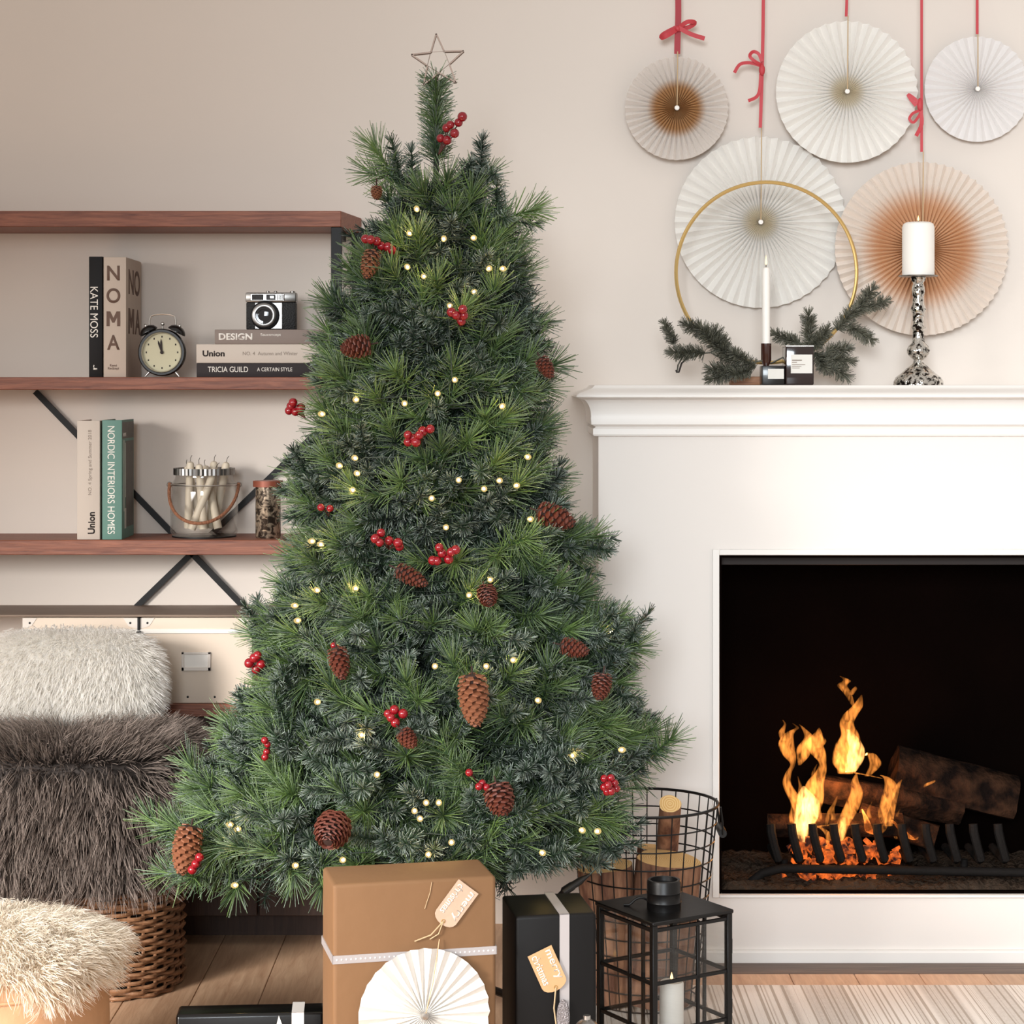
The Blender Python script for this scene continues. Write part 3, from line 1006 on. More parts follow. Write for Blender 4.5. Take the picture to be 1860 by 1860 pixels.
# ash bed
n1, n2 = 90, 30
X_, Y_ = np.meshgrid(np.linspace(OX0 + 0.008, OX1 - 0.008, n1), np.linspace(FY + 0.012, WB - 0.014, n2), indexing='ij')
H_ = OZ0 + 0.009 + 0.012 * RNG.random((n1, n2)) + 0.005 * np.sin(X_ * 23) * np.cos(Y_ * 31) + 0.06 * np.clip(Y_ - FY - 0.09, 0, 1)
H_[0, :] = H_[-1, :] = OZ0 + 0.006
H_[:, 0] = H_[:, -1] = OZ0 + 0.0065
V = np.stack([X_, Y_, H_], -1).reshape(-1, 3)
idx = np.arange(n1 * n2).reshape(n1, n2)
Q = np.stack([idx[:-1, :-1], idx[1:, :-1], idx[1:, 1:], idx[:-1, 1:]], -1).reshape(-1, 4)
o = bpy.data.objects.new('ash_bed', np_mesh('ash_bed', V, Q, M_ash)); C.objects.link(o)
_tag(o, 'grey ash spread over the firebox floor', 'ash', kind='stuff')

GY = FY + 0.07            # front of the grate
grate = thing('fire_grate', 'black iron fire grate with upright bars holding the burning logs', 'grate', (fx(1560, GY), GY + 0.06, OZ0))
gx = lambda p: fx(p, GY)
gz = lambda p: fz(p, GY)
b = nb(); tube(b, [(gx(1352), GY - 0.012, gz(1618)), (gx(1362), GY - 0.012, gz(1600)), (gx(1385), GY - 0.012, gz(1583)), (gx(1420), GY - 0.012, gz(1575)), (gx(1713), GY - 0.012, gz(1580)), (gx(1950), GY - 0.012, gz(1584))], 0.0095, 10)
part('front_rail', b, M_iron, grate)
for px in (1402, 1440, 1478, 1516, 1555, 1595, 1640, 1683, 1727, 1770, 1815):
    b = nb(); tube(b, [(gx(px + 10), GY + 0.12, gz(1560)), (gx(px + 13), GY + 0.02, gz(1566)), (gx(px + 12), GY, gz(1560)), (gx(px + 4), GY - 0.004, gz(1535)), (gx(px - 1), GY, gz(1512)), (gx(px - 2), GY + 0.002, gz(1497))],
                   [0.009, 0.009, 0.0095, 0.0095, 0.010, 0.0095], 8)
    part('grate_bar', b, M_iron, grate)
for px in (1430, 1760):
    b = nb(); rod(b, (gx(px), GY + 0.05, gz(1570)), (gx(px), GY + 0.05, OZ0 + 0.01), 0.008); part('leg', b, M_iron, grate)


def log_mesh(p0, p1, r, seg=18, rings=9, rough=0.12, seed=0, knots=True):
    rg = np.random.default_rng(seed)
    p0, p1 = Vector(p0), Vector(p1)
    d = (p1 - p0)
    u, v = frame_of(d)
    b = nb()
    ph = rg.random(4) * 6.28
    R = []
    for i in range(rings):
        s_ = i / (rings - 1)
        ring = []
        for q in range(seg):
            a = 2 * math.pi * q / seg
            rr = r * (1 + rough * (0.5 * math.sin(3 * a + ph[0]) + 0.3 * math.sin(5 * a + ph[1] + 2 * s_) + 0.35 * (rg.random() - 0.5)))
            ring.append(b.verts.new(p0 + d * s_ + u * math.cos(a) * rr + v * math.sin(a) * rr))
        R.append(ring)
    for A, B in zip(R, R[1:]):
        for q in range(seg):
            b.faces.new((A[q], A[(q + 1) % seg], B[(q + 1) % seg], B[q]))
    f0 = b.faces.new(R[0][::-1]); f1 = b.faces.new(R[-1])
    f0.material_index = f1.material_index = 1
    return b, (f0, f1)


LY = GY + 0.075
for p0, p1, r, lab, seed in (
        (at(1478, 1428, LY + 0.03), at(1745, 1470, LY + 0.05), 0.031, 'charred log lying across the back of the fire, the upper one', 1),
        (at(1395, 1500, LY), at(1640, 1500, LY - 0.02), 0.026, 'charred log with a pale end at the left of the fire', 2),
        (at(1560, 1480, LY + 0.02), at(1700, 1525, LY - 0.025), 0.028, 'charred log slanting forward at the right of the fire', 3),
        (at(1622, 1398, LY + 0.07), at(1840, 1452, LY + 0.07), 0.050, 'unburnt brown log at the back right of the firebox', 4)):
    b, _ = log_mesh(p0, p1, r, seed=seed, rough=0.2)
    single('firewood_log', b, [M_char, M_char if seed != 2 else mat('log_end', '#a0643a', 0.9)], lab, 'log', p0, group='logs burning in the fireplace')

# embers
embers = thing('ember_bed', 'glowing orange embers under and between the grate bars', 'embers', (fx(1520, GY), GY + 0.03, OZ0), kind='stuff')
b = nb()
rg = random.Random(5)
for i in range(240):
    if i < 150:
        px = rg.gauss(1515, 42); py = rg.uniform(1585, 1612); D = GY + rg.uniform(0.0, 0.10)
    else:
        px = rg.uniform(1440, 1640); py = rg.uniform(1528, 1568); D = GY + rg.uniform(0.02, 0.10)
    p = at(px, py, D)
    s_ = rg.uniform(0.006, 0.013)
    M_ = Matrix.Translation(p) @ Matrix.Rotation(rg.random() * 6, 4, Vector((rg.random(), rg.random(), rg.random() + 0.1)).normalized())
    box(b, -s_, s_, -s_ * 0.8, s_ * 0.8, -s_ * 0.6, s_ * 0.6, 0, 1, M_)
part('embers', b, M_ember, embers, smooth=0, kind='stuff')

# flames: closed shells filled with a glowing gas, brighter where they are thicker
def flame_mat(name, col, strength):
    m = bpy.data.materials.new(name)
    m.use_nodes = True
    nt = m.node_tree
    nt.nodes.clear()
    e = N(nt, 'ShaderNodeEmission', i_Strength=strength)
    e.inputs['Color'].default_value = col
    tc = N(nt, 'ShaderNodeTexCoord')
    mp = N(nt, 'ShaderNodeMapping'); mp.inputs['Scale'].default_value = (1.0, 1.0, 0.35)
    nz = N(nt, 'ShaderNodeTexNoise', i_Scale=95.0, i_Detail=2.0, i_Distortion=1.0)
    mr = N(nt, 'ShaderNodeMapRange'); mr.inputs['From Min'].default_value = 0.36; mr.inputs['From Max'].default_value = 0.66
    mr.inputs['To Min'].default_value = strength * 0.12; mr.inputs['To Max'].default_value = strength * 2.3
    nt.links.new(tc.outputs['Object'], mp.inputs['Vector']); nt.links.new(mp.outputs['Vector'], nz.inputs['Vector'])
    nt.links.new(nz.outputs['Fac'], mr.inputs['Value']); nt.links.new(mr.outputs['Result'], e.inputs['Strength'])
    o = N(nt, 'ShaderNodeOutputMaterial')
    nt.links.new(e.outputs[0], o.inputs['Volume'])
    return m


M_fl = flame_mat('flame_gas', (1.0, 0.32, 0.055, 1), 58)
M_flhot = flame_mat('hot_flame_gas', (1.0, 0.46, 0.13, 1), 110)
flames = thing('fire', 'yellow flames licking up from the logs in the fireplace', 'fire', (fx(1530, LY), LY, gz(1500)))
FD = LY - 0.045


def flame(pts, m=None, D=FD, dd=0.0, flat=0.55):
    """pts: (px, py, half width px)"""
    # smooth the path
    P = np.array(pts, float)
    tt = np.linspace(0, len(P) - 1, (len(P) - 1) * 5 + 1)
    out = []
    for q in tt:
        i = min(int(q), len(P) - 2)
        s_ = q - i
        p0, p1, p2, p3 = P[max(i - 1, 0)], P[i], P[i + 1], P[min(i + 2, len(P) - 1)]
        out.append(0.5 * ((2 * p1) + (-p0 + p2) * s_ + (2 * p0 - 5 * p1 + 4 * p2 - p3) * s_ ** 2 + (-p0 + 3 * p1 - 3 * p2 + p3) * s_ ** 3))
    b = nb()
    rings = []
    sg = 10
    for j, (px, py, hw) in enumerate(out):
        c = at(px, py, D + dd * j / len(out))
        h = max(hw * 1.22, 0.6) * D / F
        rings.append([b.verts.new(c + Vector((math.cos(2 * math.pi * q / sg) * h, math.sin(2 * math.pi * q / sg) * h * flat, 0))) for q in range(sg)])
    for A, B in zip(rings, rings[1:]):
        for q in range(sg):
            b.faces.new((A[q], A[(q + 1) % sg], B[(q + 1) % sg], B[q]))
    b.faces.new(rings[0][::-1]); b.faces.new(rings[-1])
    part('flame', b, m or M_fl, flames)


# left flame
flame([(1462, 1535, 3), (1457, 1510, 12), (1466, 1480, 19), (1468, 1455, 17), (1462, 1440, 10), (1460, 1428, 2)], M_flhot)
flame([(1466, 1500, 12), (1478, 1455, 15), (1480, 1425, 14), (1492, 1400, 8), (1494, 1385, 6), (1486, 1368, 12), (1478, 1350, 14), (1485, 1335, 8), (1488, 1322, 1)])
flame([(1460, 1490, 10), (1446, 1455, 10), (1430, 1425, 7), (1432, 1405, 5), (1440, 1388, 4), (1434, 1372, 10), (1428, 1350, 12), (1434, 1332, 7), (1448, 1322, 3), (1440, 1314, 1)])
flame([(1452, 1390, 2), (1458, 1375, 9), (1462, 1358, 12), (1470, 1340, 8), (1460, 1324, 3), (1452, 1316, 1)])
flame([(1424, 1345, 5), (1420, 1330, 5), (1426, 1316, 2), (1422, 1308, 1)])
flame([(1486, 1358, 6), (1494, 1346, 6), (1490, 1334, 2)])
# centre flame
flame([(1532, 1402, 6), (1536, 1385, 20), (1540, 1355, 20), (1544, 1335, 14), (1538, 1315, 11), (1545, 1298, 11), (1558, 1282, 8), (1565, 1262, 1)])
flame([(1545, 1402, 8), (1552, 1380, 14), (1556, 1360, 12), (1548, 1340, 9), (1540, 1325, 3)], M_flhot)
flame([(1536, 1405, 12), (1528, 1385, 8), (1524, 1368, 2)])
flame([(1552, 1286, 2), (1540, 1260, 6), (1530, 1245, 8), (1538, 1236, 6), (1526, 1228, 1)])
flame([(1545, 1262, 4), (1552, 1252, 4), (1554, 1247, 1)])
flame([(1575, 1410, 4), (1590, 1390, 9), (1586, 1375, 8), (1580, 1368, 5), (1572, 1372, 1)])
flame([(1522, 1395, 1), (1545, 1402, 5), (1575, 1408, 5), (1602, 1414, 2)])
# middle thin flames
flame([(1530, 1545, 2), (1524, 1525, 9), (1530, 1500, 10), (1545, 1470, 12), (1556, 1440, 10), (1553, 1420, 6), (1556, 1404, 1)])
flame([(1526, 1530, 4), (1529, 1505, 7), (1532, 1485, 3)], M_flhot)
flame([(1500, 1500, 2), (1506, 1478, 4), (1515, 1460, 3), (1521, 1446, 1)])
flame([(1566, 1470, 1), (1574, 1490, 4), (1580, 1510, 6), (1596, 1515, 4), (1606, 1500, 6), (1604, 1478, 8), (1612, 1450, 10), (1618, 1428, 10), (1612, 1414, 6), (1600, 1408, 2)])
flame([(1612, 1500, 8), (1622, 1462, 5), (1630, 1430, 4), (1638, 1416, 1)])
flame([(1440, 1512, 3), (1470, 1504, 8), (1510, 1498, 9), (1550, 1498, 9), (1585, 1510, 6), (1610, 1512, 4)], dd=0.02)
flame([(1620, 1490, 2), (1642, 1512, 5), (1660, 1525, 4), (1668, 1520, 1)])
flame([(1500, 1540, 2), (1505, 1518, 5), (1492, 1504, 4), (1478, 1500, 2)])
for (x_, y_, w_, h_, ln) in ((1442, 1500, 7, 50, -8), (1484, 1505, 7, 60, 10), (1512, 1500, 5, 40, 6), (1548, 1505, 6, 44, -6), (1576, 1508, 6, 52, 8), (1598, 1510, 5, 36, 4), (1628, 1512, 5, 44, 8), (1455, 1470, 6, 60, -6), (1476, 1440, 6, 52, 8)):
    flame([(x_, y_ + 12, 2), (x_ - ln * 0.2, y_, w_), (x_ + ln * 0.3, y_ - h_ * 0.35, w_ * 0.8), (x_ + ln * 0.2, y_ - h_ * 0.7, w_ * 0.45), (x_ + ln, y_ - h_, 0.6)], D=FD + 0.02)
flame([(1678, 1430, 1), (1686, 1424, 5), (1694, 1420, 4), (1698, 1417, 1)])
fl = bpy.data.lights.new('firelight', 'POINT')
fl.energy = 3.0; fl.color = (1.0, 0.42, 0.12); fl.shadow_soft_size = 0.06
flo = bpy.data.objects.new('firelight', fl); C.objects.link(flo)
flo.location = at(1530, 1440, FD); flo.parent = flames
flo.matrix_parent_inverse = MW[flames.name].inverted()

# ------------------------------------------------------------------ on the mantel
MZ = MT + 0.0004
Ym = 4.64
mx_ = lambda p, D=Ym: (p - CX) * D / F
mz_ = lambda p, D=Ym: CH - (p - HY) * D / F
k = Ym / F
# hoop on a wood foot
hoop = thing('brass_hoop', 'large thin brass hoop standing on the mantel on a wooden foot', 'wreath', (mx_(1392), Ym + 0.03, MZ))
Yh = Ym + 0.03
hc = at(1392, 495, Yh); hr = 164 * Yh / F
b = nb(); tube(b, [(hc.x + math.cos(a) * hr, Yh, hc.z + math.sin(a) * hr) for a in np.linspace(0, 2 * math.pi, 97)[:-1]], 0.0042, 8, closed=True)
part('ring', b, M_brass, hoop)
b = nb(); box(b, mx_(1326, Yh), mx_(1404, Yh), Yh - 0.025, Yh + 0.025, MZ, mz_(684, Yh), 0.003, 2)
part('wood_foot', b, wood('foot_wood', '#7a4f36', '#a87650', 'X', 12), hoop)
b = nb(); rod(b, (hc.x, Yh, mz_(684, Yh) - 0.002), (hc.x, Yh, hc.z - hr), 0.005); part('peg', b, M_brass, hoop)
# taper candle in a dark holder
Yt = Ym - 0.01
xt = mx_(1391.5, Yt)
t = thing('candlestick', 'short dark amber candlestick at the centre of the mantel hoop', 'candle holder', (xt, Yt, MZ))
b = nb(); lathe(b, [(0, MZ), (0.011, MZ), (0.011, MZ + 0.004), (0.005, MZ + 0.010), (0.0045, mz_(668)), (0.0115, mz_(655)), (0.0118, mz_(624)), (0.0098, mz_(624)), (0.0095, mz_(640)), (0, mz_(640))], 24, (xt, Yt, 0))
part('holder', b, mat('dark_amber_glass', '#3b211a', 0.12, coat=0.4), t)
t = thing('taper_candle', 'tall white taper candle in front of the brass hoop', 'candle', (xt, Yt, mz_(640) + 0.0004))
b = nb(); lathe(b, [(0, mz_(640) + 0.0004), (0.0093, mz_(640) + 0.0004), (0.0088, mz_(520)), (0.0084, mz_(492)), (0.0062, mz_(487)), (0.002, mz_(486)), (0, mz_(486))], 24, (xt, Yt, 0)); part('wax', b, M_wax, t)
b = nb(); rod(b, (xt, Yt, mz_(487)), (xt, Yt, mz_(481)), 0.0009, seg=6); part('wick', b, M_wick, t)
b = nb(); lathe(b, [(0, mz_(483)), (0.0022, mz_(479)), (0.0016, mz_(472)), (0, mz_(464))], 10, (xt, Yt, 0)); part('flame', b, M_flame_wax, t)
# labelled scented candle and small labelled box
M_amber = mat('dark_brown_glass', '#241514', 0.1, coat=0.5)
M_lab = mat('paper_label', '#dcd7cf', 0.7)
Yb = Ym - 0.035
t = thing('scented_candle', 'dark brown glass candle with a white paper label on the mantel', 'candle', (mx_(1452, Yb), Yb + 0.03, MZ))
b = nb(); box(b, mx_(1427, Yb), mx_(1478.5, Yb), Yb, Yb + 0.06, MZ, mz_(629, Yb), 0.0035, 3); part('glass', b, M_amber, t)
b = nb(); box(b, mx_(1426.5, Yb), mx_(1479, Yb), Yb - 0.001, Yb + 0.061, mz_(630, Yb), mz_(627, Yb), 0.001, 1); part('rim', b, M_satin, t)
b = nb(); box(b, mx_(1436.5, Yb), mx_(1475.5, Yb), Yb - 0.0008, Yb + 0.0005, mz_(678, Yb), mz_(644, Yb)); lb = part('paper_label', b, M_lab, t)
for (w_, py, hh) in ((18, 654.5, 2.2), (9, 658, 1.6), (24, 662.5, 1.1), (17, 665.5, 1.1), (14, 668.5, 1.1)):
    b = nb(); x0_ = mx_(1438.5, Yb); box(b, x0_, x0_ + w_ * Yb / F, Yb - 0.0012, Yb - 0.0006, mz_(py + hh / 2, Yb), mz_(py - hh / 2, Yb)); part('label_print', b, M_inkgrey, lb)
t = thing('candle_tin', 'small black square tin with a white label beside the brown candle', 'candle', (mx_(1405, Yb), Yb + 0.025, MZ))
b = nb(); box(b, mx_(1384, Yb), mx_(1425.6, Yb), Yb + 0.002, Yb + 0.045, MZ, mz_(664, Yb), 0.003, 2); part('body', b, M_clock, t)
b = nb(); box(b, mx_(1395, Yb), mx_(1424, Yb), Yb + 0.0012, Yb + 0.003, mz_(688, Yb), mz_(670, Yb)); part('paper_label', b, M_lab, t)
# pillar candle on mercury glass stick
m, nt, bs = nodes_of('mercury_glass')
bs.inputs['Base Color'].default_value = lin('#d9d6d0'); bs.inputs['Metallic'].default_value = 1.0; bs.inputs['Roughness'].default_value = 0.07
tc = N(nt, 'ShaderNodeTexCoord')
nz = N(nt, 'ShaderNodeTexNoise', i_Scale=95.0, i_Detail=2.0)
nt.links.new(tc.outputs['Object'], nz.inputs['Vector'])
rp = N(nt, 'ShaderNodeValToRGB')
rp.color_ramp.elements[0].position = 0.40; rp.color_ramp.elements[0].color = lin('#2c2622')
rp.color_ramp.elements[1].position = 0.50; rp.color_ramp.elements[1].color = lin('#d9d6d0')
nt.links.new(nz.outputs['Fac'], rp.inputs['Fac']); nt.links.new(rp.outputs['Color'], bs.inputs['Base Color'])
bp = N(nt, 'ShaderNodeBump', i_Strength=0.5, i_Distance=0.006)
nt.links.new(nz.outputs['Fac'], bp.inputs['Height']); nt.links.new(bp.outputs['Normal'], bs.inputs['Normal'])
M_merc = m
Yp = 4.62
kp = Yp / F
xp = mx_(1668, Yp)
pz = lambda p: mz_(p, Yp)
t = thing('silver_candlestick', 'tall turned silver mercury glass candlestick at the right of the mantel', 'candle holder', (xp, Yp, MZ))
prof = [(0, MZ), (45 * kp, MZ), (45 * kp, pz(693)), (41 * kp, pz(686)), (30 * kp, pz(677)), (20 * kp, pz(668)), (10 * kp, pz(660)), (8 * kp, pz(654)), (14 * kp, pz(650)), (20 * kp, pz(643)), (21 * kp, pz(636)), (18 * kp, pz(629)),
        (12 * kp, pz(623)), (10 * kp, pz(612)), (10 * kp, pz(600)), (13 * kp, pz(595)), (10 * kp, pz(590)), (10 * kp, pz(576)), (12 * kp, pz(568)), (14 * kp, pz(562)), (11 * kp, pz(553)), (10 * kp, pz(540)), (12 * kp, pz(530)), (12 * kp, pz(522)),
        (9 * kp, pz(515)), (13 * kp, pz(508)), (14 * kp, pz(504))]
b = nb(); lathe(b, prof + [(0, pz(504))], 40, (xp, Yp, 0)); part('stem', b, M_merc, t, smooth=60)
b = nb(); lathe(b, [(0, pz(504)), (35 * kp, pz(502.5)), (35.5 * kp, pz(500.5)), (0, pz(500.5))], 40, (xp, Yp, 0)); part('drip_plate', b, M_chrome, t)
t = thing('pillar_candle', 'thick white pillar candle on the silver candlestick', 'candle', (xp, Yp, pz(500.3)))
b = nb(); lathe(b, [(0, pz(500.3)), (28.5 * kp, pz(500.3)), (29 * kp, pz(498)), (29 * kp, pz(413)), (27 * kp, pz(407)), (22 * kp, pz(404)), (6 * kp, pz(404.5)), (0, pz(405))], 40, (xp, Yp, 0)); part('wax', b, M_wax, t)
b = nb(); rod(b, (xp, Yp, pz(405)), (xp, Yp, pz(400)), 0.0009, seg=6); part('wick', b, M_wick, t)
b = nb(); lathe(b, [(0, pz(402)), (0.0022, pz(399)), (0.0016, pz(396)), (0, pz(391))], 10, (xp, Yp, 0)); part('flame', b, M_flame_wax, t)

# ------------------------------------------------------------------ paper fans on the wall
def paper(name, rim, core=None, r0=0.0, r1=1.0):
    """paper whose colour goes softly from the core colour at the hub to the rim colour"""
    m = bpy.data.materials.new(name)
    m.use_nodes = True
    nt = m.node_tree
    nt.nodes.clear()
    d = N(nt, 'ShaderNodeBsdfDiffuse'); tl = N(nt, 'ShaderNodeBsdfTranslucent')
    mxs = N(nt, 'ShaderNodeMixShader'); mxs.inputs[0].default_value = 0.16
    o = N(nt, 'ShaderNodeOutputMaterial')
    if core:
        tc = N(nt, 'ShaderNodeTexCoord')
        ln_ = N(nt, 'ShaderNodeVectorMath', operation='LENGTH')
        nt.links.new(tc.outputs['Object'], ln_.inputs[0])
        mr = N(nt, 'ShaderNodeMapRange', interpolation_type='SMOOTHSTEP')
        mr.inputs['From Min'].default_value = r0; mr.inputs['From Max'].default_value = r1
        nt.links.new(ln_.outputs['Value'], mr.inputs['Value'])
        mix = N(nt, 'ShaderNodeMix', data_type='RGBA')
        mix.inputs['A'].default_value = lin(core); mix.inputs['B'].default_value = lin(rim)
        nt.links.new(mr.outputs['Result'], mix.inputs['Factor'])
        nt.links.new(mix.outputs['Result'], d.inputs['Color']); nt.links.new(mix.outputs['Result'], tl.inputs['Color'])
    else:
        d.inputs['Color'].default_value = lin(rim); tl.inputs['Color'].default_value = lin(rim)
    nt.links.new(d.outputs[0], mxs.inputs[1]); nt.links.new(tl.outputs[0], mxs.inputs[2]); nt.links.new(mxs.outputs[0], o.inputs['Surface'])
    return m


def pleats(R, n, amp, r_in=0.004, thick=0.0005):
    """a round folded sheet facing -y, centred on its own origin"""
    b = nb()
    radii = [r_in, R * 0.2, R * 0.5, R * 0.8, R]
    for side in (0, 1):
        rings = []
        for rr in radii:
            ring = []
            for q in range(2 * n):
                a = math.pi * q / n
                rq = rr * (1.0 if q % 2 == 0 else 0.992)
                am = amp * min(1.0, 0.35 + 0.65 * (rr / R) ** 0.4)
                ring.append(b.verts.new((math.cos(a) * rq, (-am if q % 2 == 0 else am) + side * thick, math.sin(a) * rq)))
            rings.append(ring)
        for A, B in zip(rings, rings[1:]):
            for q in range(2 * n):
                j = (q + 1) % (2 * n)
                f = (A[q], A[j], B[j], B[q])
                b.faces.new(f if side == 0 else f[::-1])
    return b


def fan(cx, cy, rpx, n, amp, mt, label, cord_top, rib=None, D=4.795, tilt=0.0):
    c = at(cx, cy, D)
    R = rpx * D / F
    t = thing('paper_fan', label, 'paper fan', c, group='pleated paper fans hanging on the wall')
    b = pleats(R, n, amp)
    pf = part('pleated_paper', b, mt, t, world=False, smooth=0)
    b = nb(); lathe(b, [(0, 0.004), (0.005, 0.0035), (0.006, 0.0)], 14, (0, -amp - 0.0015, 0), RX); part('hub', b, M_wax, t, world=False)
    ct = at(cx + cord_top[0], cord_top[1], D)
    b = nb(); rod(b, (0, -amp - 0.004, 0), (ct.x - c.x, -amp - 0.004, ct.z - c.z), 0.0013, seg=6); part('cord', b, M_twine, t, world=False)
    return t, c


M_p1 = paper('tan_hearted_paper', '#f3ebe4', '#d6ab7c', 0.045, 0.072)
M_p2 = paper('cream_paper', '#f8f4ee', '#f0e4cc', 0.015, 0.05)
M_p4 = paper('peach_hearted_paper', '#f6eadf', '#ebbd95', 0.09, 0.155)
M_p5 = paper('white_paper', '#efeae7')


def ribbon(t, pts_px, w, m, D, dyn=None, name='ribbon'):
    """flat ribbon through photo points on the plane y = D"""
    P = [at(px, py, D + (dyn[i] if dyn else 0)) for i, (px, py) in enumerate(pts_px)]
    out = []
    A = np.array([[*p] for p in P])
    for q in np.linspace(0, len(A) - 1, (len(A) - 1) * 5 + 1):
        i = min(int(q), len(A) - 2); s_ = q - i
        p0, p1, p2, p3 = A[max(i - 1, 0)], A[i], A[i + 1], A[min(i + 2, len(A) - 1)]
        out.append(Vector(0.5 * ((2 * p1) + (-p0 + p2) * s_ + (2 * p0 - 5 * p1 + 4 * p2 - p3) * s_ ** 2 + (-p0 + 3 * p1 - 3 * p2 + p3) * s_ ** 3)))
    b = nb()

    def wd(i):
        d = (out[min(i + 1, len(out) - 1)] - out[max(i - 1, 0)])
        return d.cross(Vector((0, 1, 0.25)))
    band(b, out, w * D / F, wd, 0.0008)
    part(name, b, m, t, smooth=60)


DR = 4.785
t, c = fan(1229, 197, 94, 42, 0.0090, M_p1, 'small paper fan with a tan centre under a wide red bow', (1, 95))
ribbon(t, [(1231, -60), (1232, 20), (1231, 60), (1230, 98)], 11, M_darkred_rib, DR)
ribbon(t, [(1231, 52), (1212, 64), (1202, 68), (1206, 62), (1229, 50)], 9, M_red_rib, DR - 0.006, [0, -.01, -.004, .004, 0], 'bow_loop')
ribbon(t, [(1231, 52), (1248, 40), (1262, 41), (1252, 49), (1232, 54)], 8, M_red_rib, DR - 0.006, [0, -.01, -.004, .004, 0], 'bow_loop')
ribbon(t, [(1232, 50), (1255, 62), (1280, 70)], 8, M_red_rib, DR - 0.010, None, 'bow_tail')
b = nb(); ball(b, at(1231, 52, DR - 0.008), 0.006, 10, 8, (1, 0.8, 1.1)); part('knot', b, M_red_rib, t)

t, c = fan(1381, 404, 156, 46, 0.008, M_p2, 'largest cream paper fan hanging behind the brass hoop', (1, 233), D=4.815)
ribbon(t, [(1387, -60), (1386, 50), (1384, 140), (1381, 232)], 6, M_red_rib, DR)
ribbon(t, [(1384, 118), (1372, 112), (1362, 102), (1368, 94), (1378, 98), (1384, 112)], 6, M_red_rib, DR - 0.006, [0, -.008, -.008, 0, 0, 0], 'bow_loop')
ribbon(t, [(1384, 120), (1362, 114), (1344, 117), (1334, 132)], 6, M_red_rib, DR - 0.007, None, 'bow_tail')
ribbon(t, [(1382, 134), (1380, 162), (1374, 176), (1359, 183)], 6, M_red_rib, DR - 0.007, None, 'bow_tail')
b = nb(); ball(b, at(1384, 127, DR - 0.008), 0.009, 10, 8, (0.8, 0.7, 1.5)); part('knot', b, M_red_rib, t)

t, c = fan(1538, 167, 129, 40, 0.0070, M_p2, 'cream paper fan in the top row hung without a bow', (1, 30), D=4.785)
ribbon(t, [(1538, -60), (1538, 0), (1537, 30)], 5, M_red_rib, DR)
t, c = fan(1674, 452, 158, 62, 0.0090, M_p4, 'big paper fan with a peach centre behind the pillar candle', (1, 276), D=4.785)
ribbon(t, [(1674, -60), (1674, 60), (1674, 170), (1674, 276)], 5, M_red_rib, DR - 0.012)
ribbon(t, [(1672, 196), (1664, 182), (1650, 172), (1654, 180), (1664, 192)], 6, M_red_rib, DR - 0.020, None, 'bow_loop')
ribbon(t, [(1672, 200), (1658, 206), (1652, 216), (1660, 222), (1672, 206)], 5, M_red_rib, DR - 0.018, None, 'bow_loop')
ribbon(t, [(1672, 200), (1674, 225), (1664, 247)], 7, M_red_rib, DR - 0.018, None, 'bow_tail')
b = nb(); ball(b, at(1671, 190, DR - 0.018), 0.008, 10, 8, (0.9, 0.7, 1.9)); part('knot', b, M_red_rib, t)
t, c = fan(1775, 162, 96, 34, 0.004, M_p5, 'pale white paper fan at the right edge', (0, 60), D=4.81)
ribbon(t, [(1775, -60), (1775, 10), (1775, 62)], 5, M_red_rib, 4.80)

# ------------------------------------------------------------------ needles
def needle_mat(name, dark, mid, bright, frost):
    m, nt, bs = nodes_of(name)
    at_ = N(nt, 'ShaderNodeAttribute', attribute_name='tint')
    sp = N(nt, 'ShaderNodeSeparateColor')
    nt.links.new(at_.outputs['Color'], sp.inputs[0])
    oi = N(nt, 'ShaderNodeObjectInfo')
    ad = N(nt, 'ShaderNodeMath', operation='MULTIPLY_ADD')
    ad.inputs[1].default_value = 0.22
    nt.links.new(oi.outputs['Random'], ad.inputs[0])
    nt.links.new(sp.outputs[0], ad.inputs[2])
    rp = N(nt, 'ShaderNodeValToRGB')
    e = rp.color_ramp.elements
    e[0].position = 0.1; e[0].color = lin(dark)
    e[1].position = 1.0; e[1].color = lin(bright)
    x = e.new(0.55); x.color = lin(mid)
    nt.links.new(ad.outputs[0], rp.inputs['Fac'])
    mx = N(nt, 'ShaderNodeMix', data_type='RGBA')
    mx.inputs['B'].default_value = lin(frost)
    ml = N(nt, 'ShaderNodeMath', operation='MULTIPLY')
    nt.links.new(sp.outputs[1], ml.inputs[0]); nt.links.new(sp.outputs[2], ml.inputs[1])
    nt.links.new(ml.outputs[0], mx.inputs['Factor'])
    nt.links.new(rp.outputs['Color'], mx.inputs['A'])
    nt.links.new(mx.outputs['Result'], bs.inputs['Base Color'])
    bs.inputs['Roughness'].default_value = 0.42
    return m


M_needle = needle_mat('pine_needles', '#0e1916', '#324b30', '#76924f', '#b4c1b8')
M_mantel_needle = needle_mat('mantel_fir_needles', '#2d2e25', '#565546', '#7c7a68', '#aaa899')


def unit(a):
    return a / np.maximum(np.linalg.norm(a, axis=-1, keepdims=True), 1e-9)


